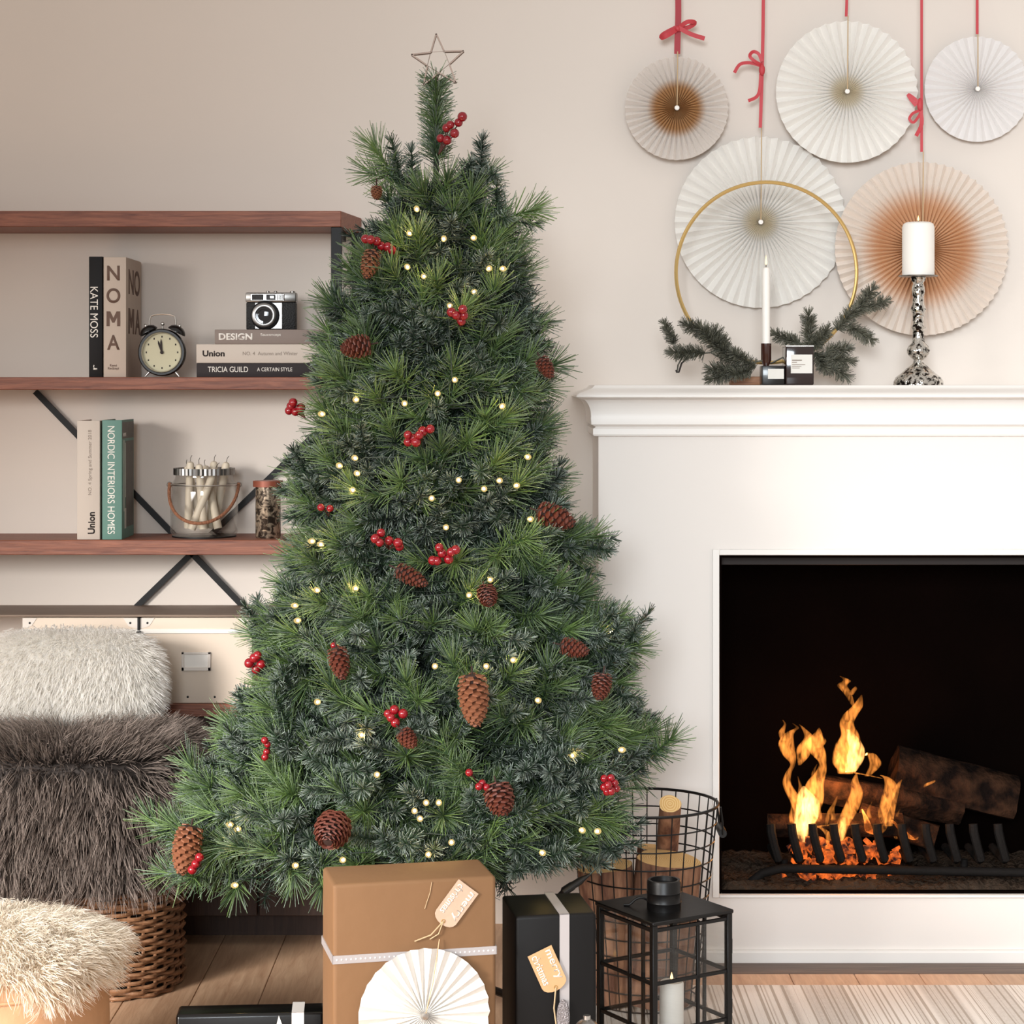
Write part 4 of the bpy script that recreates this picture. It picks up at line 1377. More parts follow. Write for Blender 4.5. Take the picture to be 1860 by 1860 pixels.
def needle_arrays(B, Dr, L, w0, w1, T):
    """three sided slivers from B along Dr; T = (tone, frost) per needle"""
    n = len(B)
    Dr = unit(Dr)
    ref = np.where(np.abs(Dr[:, 2:3]) < 0.9, np.array([[0, 0, 1.0]]), np.array([[1.0, 0, 0]]))
    U = unit(np.cross(Dr, ref)); Vv = np.cross(Dr, U)
    ph = RNG.random(n)[:, None] * 6.283
    V = np.empty((n, 6, 3)); tint = np.ones((n, 6, 4))
    E = B + Dr * L[:, None]
    w0 = np.broadcast_to(np.asarray(w0, float), (n,))[:, None]; w1 = np.broadcast_to(np.asarray(w1, float), (n,))[:, None]
    for k in range(3):
        a = ph + 2.0944 * k
        off = U * np.cos(a) + Vv * np.sin(a)
        V[:, k] = B + off * w0
        V[:, 3 + k] = E + off * w1
    tint[:, :, 0] = T[:, 0:1]; tint[:, :3, 1] = 0.0; tint[:, 3:, 1] = 1.0; tint[:, :, 2] = T[:, 1:2]
    base = (np.arange(n) * 6)[:, None, None]
    q = np.array([[0, 1, 4, 3], [1, 2, 5, 4], [2, 0, 3, 5]])[None]
    return V.reshape(-1, 3), (base + q).reshape(-1, 4), tint.reshape(-1, 4)


def cone_dirs(axis, ang, n):
    a = np.array(axis, float); a /= np.linalg.norm(a)
    r = np.array([0, 0, 1.0]) if abs(a[2]) < 0.9 else np.array([1.0, 0, 0])
    u = np.cross(a, r); u /= np.linalg.norm(u); v = np.cross(a, u)
    ph = RNG.random(n) * 6.283
    return np.cos(ang)[:, None] * a + np.sin(ang)[:, None] * (np.cos(ph)[:, None] * u + np.sin(ph)[:, None] * v)


class Spray:
    def __init__(self):
        self.B, self.D, self.L, self.W0, self.W1, self.T = [], [], [], [], [], []

    def add(self, B, D, L, w0, w1, T):
        n = len(B)
        self.B.append(B); self.D.append(D); self.L.append(L)
        self.W0.append(np.full(n, w0)); self.W1.append(np.full(n, w1)); self.T.append(T)

    def stem(self, p0, p1, r0, r1, tone=0.0):
        p0, p1 = np.array(p0, float), np.array(p1, float)
        self.add(p0[None], (p1 - p0)[None], np.array([np.linalg.norm(p1 - p0)]), r0, r1, np.array([[tone, 0.0]]))

    def pine(self, p, d, L, n=95, nl=0.056, tone=(0.45, 0.95), frost=0.35, r=0.0024):
        """soft long needled tip"""
        p, d = np.array(p, float), np.array(d, float); d /= np.linalg.norm(d)
        s = RNG.random(n) ** 0.65
        ang = np.radians(72 - 46 * s + RNG.normal(0, 9, n))
        Dr = cone_dirs(d, ang, n)
        tn = RNG.uniform(*tone, n)
        fr = frost * (RNG.random(n) < 0.6) * RNG.uniform(0.4, 1.3, n)
        self.add(p + d * (s * L)[:, None], Dr, nl * RNG.uniform(0.8, 1.12, n), 0.0010, 0.00055, np.stack([tn, fr], 1))
        self.stem(p, p + d * L, r, 0.0012, 0.3)

    def fir(self, p, d, L, n=250, nl=0.022, tone=(0.0, 0.4), frost=0.75, r=0.0022, w=0.00085):
        """short dense dark tip, some of it frosted"""
        p, d = np.array(p, float), np.array(d, float); d /= np.linalg.norm(d)
        s = RNG.random(n)
        ang = np.radians(np.where(s > 0.9, 32, 64) + RNG.normal(0, 10, n))
        Dr = cone_dirs(d, ang, n)
        tn = RNG.uniform(*tone, n)
        fr = frost * (RNG.random(n) < 0.62) * RNG.uniform(0.3, 1.2, n)
        self.add(p + d * (s * L)[:, None], Dr, nl * RNG.uniform(0.75, 1.15, n), w, w * 0.7, np.stack([tn, fr], 1))
        self.stem(p, p + d * L, r, 0.0015, 0.1)

    def mesh(self, name, m):
        V, Q, T = needle_arrays(np.concatenate(self.B), np.concatenate(self.D), np.concatenate(self.L), np.concatenate(self.W0), np.concatenate(self.W1), np.concatenate(self.T))
        return np_mesh(name, V, Q, m, T)


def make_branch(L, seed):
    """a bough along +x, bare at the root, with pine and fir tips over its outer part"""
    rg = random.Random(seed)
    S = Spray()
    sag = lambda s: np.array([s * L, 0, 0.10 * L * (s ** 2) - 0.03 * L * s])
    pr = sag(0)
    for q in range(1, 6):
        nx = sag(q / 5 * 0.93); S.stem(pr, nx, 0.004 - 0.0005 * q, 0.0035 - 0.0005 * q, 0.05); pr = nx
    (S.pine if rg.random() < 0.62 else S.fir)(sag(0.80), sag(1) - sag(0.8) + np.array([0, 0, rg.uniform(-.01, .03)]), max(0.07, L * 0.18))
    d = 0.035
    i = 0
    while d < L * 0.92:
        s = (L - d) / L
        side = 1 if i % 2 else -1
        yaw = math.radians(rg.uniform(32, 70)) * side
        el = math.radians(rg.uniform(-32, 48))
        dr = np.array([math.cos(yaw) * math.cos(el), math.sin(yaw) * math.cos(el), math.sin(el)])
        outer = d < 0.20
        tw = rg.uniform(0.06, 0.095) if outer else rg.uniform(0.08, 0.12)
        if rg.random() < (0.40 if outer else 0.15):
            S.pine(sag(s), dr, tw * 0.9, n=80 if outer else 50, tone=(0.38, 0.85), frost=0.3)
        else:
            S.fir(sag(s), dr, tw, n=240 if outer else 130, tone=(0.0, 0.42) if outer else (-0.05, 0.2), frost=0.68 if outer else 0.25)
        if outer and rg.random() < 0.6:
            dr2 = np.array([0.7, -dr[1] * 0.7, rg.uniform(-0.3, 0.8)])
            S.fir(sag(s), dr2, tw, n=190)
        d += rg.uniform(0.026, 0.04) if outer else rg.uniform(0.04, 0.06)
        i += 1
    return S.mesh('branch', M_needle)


TREE_X, TREE_Y = (790 - CX) * 4.1 / F, 4.10
TS = F / TREE_Y
# silhouette of the tree in the photograph: row, left edge, right edge
SIL = np.array([(282, 690, 890), (300, 668, 915), (345, 662, 905), (400, 660, 945), (450, 618, 962), (520, 590, 985), (600, 562, 1022), (680, 555, 1026), (740, 552, 1018), (800, 565, 1022),
                (870, 515, 1028), (950, 515, 1055), (1000, 520, 1092), (1060, 490, 1076), (1130, 455, 1130), (1200, 440, 1180), (1260, 430, 1170), (1320, 392, 1214), (1380, 380, 1238), (1430, 345, 1238),
                (1500, 305, 1208), (1560, 285, 1160), (1620, 275, 1100)], float)
SZ = CH - (SIL[:, 0] - HY) / TS
SL = (790 - SIL[:, 1]) / TS
SR = (SIL[:, 2] - 790) / TS


def tree_r(z, th):
    """outer radius at height z, azimuth th (0 = right, -90 = towards the room)"""
    l = np.interp(-z, -SZ, SL); r = np.interp(-z, -SZ, SR)
    c = math.cos(th)
    side = r if c > 0 else l
    mean = (l + r) / 2
    return mean + (side - mean) * abs(c) ** 0.7


def on_tree(px, py, out=0.0, k=0.97):
    """point on the visible skin of the tree under a photo pixel"""
    D = 3.8
    for _ in range(12):
        p = at(px, py, D)
        dx = p.x - TREE_X
        R = tree_r(p.z, 0.0 if dx > 0 else math.pi) * k
        Rm = tree_r(p.z, -math.pi / 2) * k
        q = 1 - (dx / max(R, 0.02)) ** 2
        D = TREE_Y - (Rm * math.sqrt(q) if q > 0 else 0.0) - out
    return at(px, py, D)


tree = thing('christmas_tree', 'tall frosted green artificial Christmas tree in the middle of the room', 'christmas tree', (TREE_X, TREE_Y, 0))
CLS = [0.09, 0.15, 0.22, 0.30, 0.38, 0.46]
MESH = {L: [make_branch(L, 100 * i + j) for j in range(4)] for i, L in enumerate(CLS)}
# trunk and stand
b = nb(); tube(b, [(TREE_X, TREE_Y, 0.05), (TREE_X, TREE_Y, 0.9), (TREE_X, TREE_Y, 1.40), (TREE_X + 0.004, TREE_Y, CH - (150 - HY) / TS)], [0.016, 0.015, 0.009, 0.004], 10)
part('trunk', b, mat('trunk_green_brown', '#2b2c22', 0.8), tree)
for a in (0.6, 2.2, 3.9, 5.4):
    b = nb(); tube(b, [(TREE_X, TREE_Y, 0.10), (TREE_X + math.cos(a) * 0.09, TREE_Y + math.sin(a) * 0.09, 0.06), (TREE_X + math.cos(a) * 0.2, TREE_Y + math.sin(a) * 0.2, 0.008)], 0.008, 8)
    part('stand_leg', b, M_blackpaint, tree)

PT = MW[tree.name].inverted()


def place_branch(tip, el, roll=0.0, L=None):
    """bough whose tip reaches `tip`, rising at `el` from the trunk"""
    dx, dy = tip.x - TREE_X, tip.y - TREE_Y
    R = math.hypot(dx, dy)
    Lb = L or max([c for c in CLS if c <= R / max(math.cos(el), 0.3) * 1.02] or [CLS[0]])
    d = Vector((dx / max(R, 1e-4) * math.cos(el), dy / max(R, 1e-4) * math.cos(el), math.sin(el)))
    y = Vector((0, 0, 1)).cross(d).normalized()
    z = d.cross(y)
    Rm = Matrix((d, y, z)).transposed().to_4x4() @ Matrix.Rotation(roll, 4, 'X')
    M = Matrix.Translation(tip - d * Lb * 1.0) @ Rm
    inst('branch', random.choice(MESH[Lb]), tree, PT @ M)


# golden angle spiral over the cone; back of the tree is thinner
ZT, ZB = 1.64, 0.305
zz = np.linspace(ZB, ZT, 2000)
w = np.array([np.interp(-z, -SZ, (SL + SR) / 2) for z in zz]) + 0.035
cdf = np.cumsum(w) / w.sum()
NB = 385
cnt = 0
for i in range(NB):
    z = float(np.interp((i + 0.5) / NB, cdf, zz)) + random.uniform(-0.012, 0.012)
    th = i * 2.399963 + random.uniform(-0.15, 0.15)
    if math.sin(th) > 0.25 and random.random() < 0.56:
        continue
    if cnt >= 282:
        break
    # seen from the room the near side hangs lower in the picture, so its hem stays higher
    z = max(z, 0.325 + 0.045 * max(0.0, -math.sin(th)))
    R = tree_r(z, th) - 0.042 - random.random() * 0.035
    R = max(R, 0.05)
    if R * math.cos(th) + TREE_X > 0.07 and TREE_Y + R * math.sin(th) > 3.97 and z < 0.52:
        continue                       # room for the log basket
    hf = (z - ZB) / (ZT - ZB)
    el = math.radians(-8 + 40 * hf + random.uniform(-14, 14))
    place_branch(Vector((TREE_X + R * math.cos(th), TREE_Y + R * math.sin(th), z)), el, random.uniform(-0.5, 0.5))
    cnt += 1
# branch tips that stand out of the outline
for px, py, el in ((700, 318, 24), (885, 312, 28), (935, 398, 10), (1012, 905, 18), (1075, 1000, 12), (1165, 1200, 5), (1215, 1400, 0), (1130, 1150, 20), (330, 1600, -14), (300, 1530, -4), (360, 1440, 10), (415, 1345, 10), (450, 1175, 12), (535, 880, 14)):
    z_ = at(px, py, 4.05)
    place_branch(Vector((z_.x, 4.05 if px > 400 else 3.95, z_.z)), math.radians(el), random.uniform(-0.4, 0.4))
# inner boughs: needles deep in the tree, too many to count
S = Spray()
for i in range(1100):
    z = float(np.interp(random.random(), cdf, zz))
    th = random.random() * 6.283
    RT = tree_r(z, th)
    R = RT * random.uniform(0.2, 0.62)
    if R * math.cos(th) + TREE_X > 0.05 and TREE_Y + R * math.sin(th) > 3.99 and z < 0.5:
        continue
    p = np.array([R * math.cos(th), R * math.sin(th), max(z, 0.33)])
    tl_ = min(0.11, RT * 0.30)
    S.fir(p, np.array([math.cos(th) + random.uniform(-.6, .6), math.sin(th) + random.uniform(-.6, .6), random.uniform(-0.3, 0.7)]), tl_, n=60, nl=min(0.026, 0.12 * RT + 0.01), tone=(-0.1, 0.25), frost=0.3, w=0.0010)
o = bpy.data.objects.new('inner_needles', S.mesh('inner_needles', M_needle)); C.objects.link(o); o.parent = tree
o['kind'] = 'stuff'
# leader
S = Spray()
zl0, zl1 = CH - (292 - HY) / TS, CH - (146 - HY) / TS
for q in range(7):
    S.fir(np.array([0, 0, zl0 + (zl1 - zl0) * q / 7]), np.array([0.02, 0, 1.0]), (zl1 - zl0) / 7, n=120, nl=0.041, tone=(0.35, 0.75), frost=0.6)
S.pine(np.array([0, 0, zl0 - 0.02]), np.array([0, -0.3, 1.0]), 0.06, n=70, nl=0.035, tone=(0.1, 0.4))
o = bpy.data.objects.new('leader', S.mesh('leader', M_needle)); C.objects.link(o); o.parent = tree
o.location = (0.002, 0, 0)

# ------------------------------------------------------------------ star topper
M_star = mat('bronze_wire', '#7d6a5e', 0.45, 0.6)
sc_ = at(796, 112, TREE_Y - 0.01)
t = thing('star_topper', 'open wire star on the tip of the Christmas tree', 'star', at(796, 150, TREE_Y - 0.01))
ks = TREE_Y / F
pts = []
for q in range(10):
    a = math.radians(94 + 36 * q)
    r_ = (50 if q % 2 == 0 else 21) * ks
    pts.append(sc_ + Vector((math.cos(a) * r_, 0, math.sin(a) * r_)))
for q in range(10):
    for y_ in (-0.006, 0.006):
        p0, p1 = pts[q] + Vector((0, y_, 0)), pts[(q + 1) % 10] + Vector((0, y_, 0))
        b = nb(); bar(b, p0, p1, 0.0028, 0.0028); part('wire', b, M_star, t)
    if q % 2:
        b = nb(); rod(b, pts[q] + Vector((0, -0.006, 0)), pts[(q + 2) % 10] + Vector((0, -0.006, 0)), 0.0006, seg=5); part('fine_wire', b, M_star, t)
b = nb(); rod(b, sc_ + Vector((0, 0, -0.02)), at(795, 165, TREE_Y - 0.01), 0.0012, seg=6); part('post', b, M_star, t)

# ------------------------------------------------------------------ fairy lights
M_bulb = emit('warm_filament', (1.0, 0.66, 0.22, 1), 210.0)
M_shell = bpy.data.materials.new('warm_bulb_shell')
M_shell.use_nodes = True
M_shell.cycles.emission_sampling = 'NONE'
_nt = M_shell.node_tree
_nt.nodes.clear()
_e = N(_nt, 'ShaderNodeEmission', i_Strength=1.3); _e.inputs['Color'].default_value = (1.0, 0.72, 0.26, 1)
_tr = N(_nt, 'ShaderNodeBsdfTransparent'); _ms = N(_nt, 'ShaderNodeMixShader'); _ms.inputs[0].default_value = 0.36
_ou = N(_nt, 'ShaderNodeOutputMaterial')
_nt.links.new(_tr.outputs[0], _ms.inputs[1]); _nt.links.new(_e.outputs[0], _ms.inputs[2]); _nt.links.new(_ms.outputs[0], _ou.inputs['Surface'])
M_wire = mat('green_cable', '#1d2a20', 0.6)
LP = [(757, 380), (744, 424), (806, 434), (860, 432), (740, 485), (770, 502), (888, 488), (913, 488), (861, 530), (817, 555), (826, 690), (795, 715), (647, 726), (735, 733), (912, 738), (585, 752), (645, 832),
      (617, 846), (649, 860), (833, 872), (907, 873), (938, 882), (879, 888), (784, 905), (641, 890), (963, 943), (810, 958), (567, 983), (583, 989), (890, 1053), (852, 1081), (576, 1072), (646, 1069), (536, 1100),
      (541, 1127), (790, 1210), (883, 1210), (932, 1199), (977, 1272), (577, 1275), (657, 1335), (685, 1407), (1129, 1362), (1110, 1148), (418, 1498), (432, 1506), (774, 1458), (797, 1458), (753, 1473), (763, 1487),
      (1057, 1508), (1085, 1510), (820, 1530), (778, 1552), (623, 1562), (537, 1572), (427, 1608), (611, 1175), (985, 1549), (1040, 1372), (958, 830)]
string = thing('fairy_lights', 'string of warm white fairy lights wound round the Christmas tree', 'fairy lights', (TREE_X, TREE_Y, 0.3))
b = nb(); ball(b, (0, 0, 0), 0.0026, 12, 8)
bulb_me = mesh_of('filament', b, M_bulb, 180)
b = nb(); lathe(b, [(0, 0.0085), (0.0030, 0.0076), (0.0050, 0.0045), (0.0056, 0.0010), (0.0048, -0.003), (0.0028, -0.006), (0, -0.0062)], 16)
shell_me = mesh_of('bulb', b, M_shell, 180)
b = nb(); lathe(b, [(0, -0.013), (0.0022, -0.013), (0.0026, -0.005), (0, -0.005)], 8)
sock_me = mesh_of('socket', b, M_wire)
LW = []
for px, py in LP:
    p = on_tree(px, py, 0.012)
    LW.append(p)
    ax = Vector((p.x - TREE_X, p.y - TREE_Y, random.uniform(-0.02, 0.10))).normalized()
    Mb = Matrix.Translation(p) @ ax.to_track_quat('Z', 'Y').to_matrix().to_4x4()
    Ml = MW[string.name].inverted() @ Mb
    ob = inst('bulb', shell_me, string, Ml)
    of = bpy.data.objects.new('filament', bulb_me); C.objects.link(of); of.parent = ob
    os_ = bpy.data.objects.new('socket', sock_me); C.objects.link(os_); os_.parent = ob
order = sorted(LW, key=lambda p: -p.z)
path = []
for p, q in zip(order, order[1:]):
    inn = lambda v: Vector((TREE_X + (v.x - TREE_X) * 0.88, TREE_Y + (v.y - TREE_Y) * 0.88, v.z))
    path += [inn(p), inn((p + q) / 2)]
b = nb(); tube(b, path, 0.0012, 5); part('cable', b, M_wire, string)

# ------------------------------------------------------------------ pine cones
M_cone = mat('pine_cone_scale', '#7f4d33', 0.6, vary=0.25, scale=60)
M_conered = mat('dark_red_pine_cone_scale', '#5c2a1c', 0.55, vary=0.25, scale=60)
M_core = mat('pine_cone_core', '#2f1a12', 0.8)


def scale_bm(l, w, th):
    b = nb()
    v = [b.verts.new(p) for p in ((0, -w * .25, 0), (0, w * .25, 0), (l * .75, w * .5, th), (l, 0, th * 1.3), (l * .75, -w * .5, th), (0, -w * .25, -th * .6), (0, w * .25, -th * .6), (l * .72, w * .48, -th * .3), (l * .97, 0, -th * .1), (l * .72, -w * .48, -th * .3))]
    b.faces.new((v[0], v[1], v[2], v[3], v[4])); b.faces.new((v[9], v[8], v[7], v[6], v[5]))
    for i in range(5):
        b.faces.new((v[i + 5], v[(i + 1) % 5 + 5], v[(i + 1) % 5], v[i]))
    return b


def pine_cone(px, py, wpx, hpx, tilt, label, m=M_cone, big=False, toward=0.0, out=0.03, n=None):
    """hangs with its tip along `tilt` degrees from straight down; toward = turned to the room"""
    p = on_tree(px, py, out)
    k = p.y / F
    W, H = wpx * k, hpx * k
    a = math.radians(tilt)
    ax = Vector((math.sin(a) * math.cos(toward), -math.sin(toward), -math.cos(a) * math.cos(toward))).normalized()
    base = p - ax * H * 0.5
    Mt = Matrix.Translation(base) @ ax.to_track_quat('Z', 'Y').to_matrix().to_4x4()
    t = thing('pine_cone', label, 'pine cone', M=Mt, group='pine cones on the Christmas tree')
    prof = lambda s: W * 0.5 * (0.62 + 0.42 * math.sin(math.pi * min(1, s * 0.9 + 0.16))) * (1 if s < 0.8 else 1 - 1.6 * (s - 0.8))
    b = nb(); lathe(b, [(0, 0)] + [(prof(s) * 0.55, s * H) for s in np.linspace(0.02, 0.97, 8)] + [(0, H)], 10); part('core', b, M_core, t, world=False)
    b = nb(); rod(b, (0, 0, -0.014), (0, 0, 0.004), 0.0016, seg=6); part('stem', b, M_core, t, world=False)
    n = n or (96 if big else 70)
    mats_ = []
    for i in range(n):
        s = (i + 0.5) / n
        r_ = prof(s)
        up = math.radians(8 + 52 * s)
        R_ = Matrix.Rotation(i * 2.39996, 4, 'Z')
        l_ = r_ * 0.56
        mats_.append((R_ @ Matrix.Translation((r_ * 0.50, 0, s * H * 0.93)) @ Matrix.Rotation(-up, 4, 'Y'), l_))
    sm = mesh_of('scale', scale_bm(1.0, 0.95, 0.13), m, 30)
    if big:
        for M_, l_ in mats_:
            inst('scale', sm, t, M_ @ Matrix.Diagonal((l_, l_ * 1.1, l_ * 1.1, 1)))
    else:
        b = nb()
        for M_, l_ in mats_:
            c_ = scale_bm(1.0, 0.95, 0.13)
            bmesh.ops.transform(c_, matrix=M_ @ Matrix.Diagonal((l_, l_ * 1.1, l_ * 1.1, 1)), verts=c_.verts)
            tmp = bpy.data.meshes.new('tmp'); c_.to_mesh(tmp); c_.free(); b.from_mesh(tmp); bpy.data.meshes.remove(tmp)
        part('scales', b, m, t, world=False, smooth=30, kind='stuff')
        bpy.data.meshes.remove(sm)
    return t


pine_cone(861, 1273, 58, 98, 4, 'long tan pine cone hanging at the lower centre of the tree', big=True, out=0.045)
pine_cone(338, 1545, 54, 92, -12, 'long brown pine cone at the lowest left branch of the tree', big=True, out=0.04)
pine_cone(603, 1510, 68, 62, -20, 'round dark red pine cone facing the room low on the left', M_conered, big=True, toward=1.0, out=0.04)
pine_cone(646, 630, 44, 56, -80, 'brown pine cone lying sideways in the upper left of the tree', M_conered, big=False, out=0.035)
pine_cone(672, 480, 36, 56, -15, 'pale brown pine cone half hidden under the upper left berries', out=0.02)
pine_cone(992, 668, 30, 44, 30, 'small dark pine cone at the right edge of the upper tree', M_conered, out=0.02)
pine_cone(1010, 940, 48, 74, 70, 'large dark pine cone at the right edge below mid height', M_conered, out=0.03)
pine_cone(748, 1048, 34, 66, 62, 'dark slanting pine cone below the two middle berry sprigs', M_conered, out=0.03)
pine_cone(886, 1083, 38, 40, 20, 'small round red brown pine cone right of the tree centre', M_conered, toward=0.7, out=0.03)
pine_cone(617, 1205, 40, 62, 12, 'dark red brown pine cone in the shade at the left of the tree', M_conered, out=0.02)
pine_cone(1044, 1178, 36, 54, 75, 'dark pine cone lying sideways at the right of the lower tree', M_conered, out=0.03)
pine_cone(1092, 1248, 38, 50, -10, 'small reddish pine cone at the right edge of the lower tree', M_conered, toward=0.3, out=0.03)
pine_cone(741, 1342, 34, 40, 40, 'small red brown pine cone just under the lower centre berries', M_conered, out=0.02)
pine_cone(908, 1452, 56, 60, 15, 'wide red brown pine cone low on the right beside red berries', M_conered, toward=0.4, out=0.03)
pine_cone(684, 350, 22, 26, 0, 'tiny brown pine cone under the top left branch', out=0.0)

# ------------------------------------------------------------------ berries
M_berry = mat('glossy_red_berry', '#860d1a', 0.22, coat=0.25)
M_bstem = mat('berry_stem', '#4a2018', 0.7)
b = nb(); ball(b, (0, 0, 0), 1.0, 14, 10); berry_me = mesh_of('berry', b, M_berry, 180)


def berries(pts, label, r=8.5, out=0.03, root=None):
    cx = sum(p[0] for p in pts) / len(pts); cy = sum(p[1] for p in pts) / len(pts)
    c = on_tree(cx, cy, out)
    t = thing('berry_sprig', label, 'berries', c, group='red berry sprigs on the Christmas tree')
    k = c.y / F
    rt = Vector(((root[0] - cx) * k, 0.0, -(root[1] - cy) * k)) if root else Vector((0, 0.06, -0.02))
    for i, (px, py) in enumerate(pts):
        p = Vector(((px - cx) * k, random.uniform(-0.012, 0.012), -(py - cy) * k))
        rr = r * k * random.uniform(0.92, 1.06)
        o = inst('berry', berry_me, t, Matrix.Translation(p) @ Matrix.Diagonal((rr, rr, rr, 1)))
        b = nb(); tube(b, [rt, rt * 0.4 + p * 0.5 + Vector((0, 0.012, 0)), p + Vector((0, rr * 0.7, 0))], 0.0012, 5); part('stem', b, M_bstem, t, world=False)


berries([(840, 213), (833, 223), (818, 227), (811, 232), (826, 243), (800, 250), (812, 254)], 'red berry sprig at the top beside the leader', out=0.02, root=(797, 280))
berries([(664, 434), (674, 436), (684, 438), (692, 446), (704, 448), (712, 454)], 'row of red berries at the upper left of the tree')
berries([(820, 567), (829, 573), (841, 562), (842, 573), (838, 583)], 'red berry sprig right of centre in the upper tree')
berries([(741, 790), (741, 803), (756, 803), (762, 790), (768, 783), (782, 779), (750, 796)], 'red berry sprig at the tree centre, just above mid height')
berries([(524, 746), (533, 731), (536, 748), (546, 741), (528, 738)], 'red berries sticking out at the left edge of the tree', root=(555, 760))
berries([(584, 921), (600, 923)], 'pair of red berries at the left below mid height', r=7)
berries([(682, 978), (692, 968), (690, 985), (706, 983), (723, 986), (725, 994)], 'red berry sprig left of centre at mid height')
berries([(798, 994), (803, 1005), (786, 1018), (794, 1019), (815, 1016), (820, 1002), (828, 998)], 'biggest red berry sprig at mid height right of centre')
berries([(462, 1195), (452, 1205), (474, 1207), (464, 1217), (468, 1190)], 'red berries at the left edge over the storage box')
berries([(704, 1298), (716, 1291), (732, 1297), (718, 1313), (710, 1304)], 'red berry sprig at the lower centre of the tree')
berries([(482, 1343), (486, 1352), (484, 1366), (482, 1374)], 'upright red berry sprig low on the left of the tree', r=6.5)
berries([(852, 1404), (876, 1424), (884, 1430), (870, 1428)], 'red berries beside the wide cone low on the right', r=7)
berries([(1098, 1416), (1110, 1414), (1104, 1424), (1117, 1424), (1098, 1432), (1110, 1436), (1120, 1434), (1103, 1440)], 'dense red berry sprig low at the right of the tree', r=7.5)
berries([(363, 1556), (349, 1580), (356, 1568)], 'red berries against the lowest left pine cone', out=0.055)
berries([(606, 1173), (612, 1178)], 'two small red berries in shade left of the tree centre', r=6)

# ------------------------------------------------------------------ cable connector hanging from the tree
D_ = 3.72
t = thing('cable_connector', 'black plug connector of the light string hanging at the right under the tree', 'connector', at(1043, 1608, D_))
p0, p1 = at(1072, 1588, D_), at(1012, 1627, D_)
b = nb(); tube(b, [p0, p0.lerp(p1, .12), p0.lerp(p1, .3), p0.lerp(p1, .5), p0.lerp(p1, .55), p0.lerp(p1, .8), p0.lerp(p1, .86), p1], [0.003, 0.005, 0.009, 0.0095, 0.011, 0.011, 0.006, 0.003], 10, flat=0.7); part('housing', b, M_blackpaint, t)
b = nb(); tube(b, [p1, at(1000, 1636, D_), at(992, 1650, D_), at(985, 1668, D_), at(975, 1720, D_ + .05)], 0.0016, 6); part('lower_cable', b, M_wire, t)
b = nb(); tube(b, [p0, at(1085, 1575, D_), at(1090, 1545, D_ + .03), at(1085, 1500, D_ + .08)], 0.0016, 6); part('upper_cable', b, M_wire, t)

# ------------------------------------------------------------------ fir sprigs on the mantel
Yg = 4.60


def sprig(label, path, twigs, D=Yg, wood_=True):
    """path: main stem in photo points; twigs: (from, to, radius px)"""
    c = at(*path[0], D)
    t = thing('fir_sprig', label, 'greenery', c, group='fir sprigs on the mantel')
    S = Spray()
    loc = lambda q, dd=0: np.array(at(q[0], q[1], D + dd) - c)
    for q0, q1 in zip(path, path[1:]):
        S.stem(loc(q0), loc(q1), 0.0022, 0.0018, 0.3)
    for i, (q0, q1, r) in enumerate(twigs):
        dd = random.uniform(-0.02, 0.01)
        a_, b_ = loc(q0), loc(q1, dd)
        L_ = np.linalg.norm(b_ - a_)
        S.fir(a_, b_ - a_, L_ * 0.94, n=int(4200 * L_) + 120, nl=r * D / F * 1.35, w=0.0008, tone=(0.0, 0.8), frost=0.5)
    o = bpy.data.objects.new('needles', S.mesh('needles', M_mantel_needle)); C.objects.link(o); o.parent = t


sprig('fir sprig spreading left of the candlestick on the mantel', [(1385, 655), (1340, 665), (1290, 640), (1240, 645), (1232, 662), (1230, 676)],
      [((1226, 625), (1206, 586), 10), ((1280, 640), (1218, 640), 13), ((1290, 612), (1244, 588), 13), ((1330, 655), (1268, 592), 15), ((1320, 640), (1298, 600), 14), ((1345, 660), (1290, 615), 14), ((1352, 668), (1288, 690), 13), ((1330, 672), (1290, 672), 14),
       ((1372, 668), (1330, 640), 12), ((1365, 672), (1330, 682), 11)])
sprig('fir sprig reaching up right from behind the brown candle', [(1400, 660), (1440, 640), (1490, 615), (1540, 580), (1600, 530)],
      [((1455, 625), (1405, 606), 12), ((1470, 620), (1468, 568), 13), ((1480, 625), (1504, 598), 12), ((1495, 622), (1440, 636), 12), ((1520, 600), (1552, 562), 13), ((1548, 575), (1588, 522), 12), ((1560, 562), (1612, 546), 11), ((1540, 590), (1584, 618), 12),
       ((1500, 640), (1540, 632), 13), ((1490, 650), (1545, 655), 14), ((1490, 655), (1540, 684), 14), ((1480, 640), (1500, 672), 12)], D=4.655)
t = thing('hanging_bell_hook', 'small dark hook dangling from the left fir sprig', 'hook', at(1230, 676, Yg))
b = nb(); tube(b, [at(1262, 647, Yg), at(1246, 652, Yg), at(1238, 660, Yg), at(1235, 670, Yg), at(1233, 676, Yg), at(1229, 676, Yg), at(1228, 672, Yg)], 0.0022, 6); part('wire', b, M_ink, t)

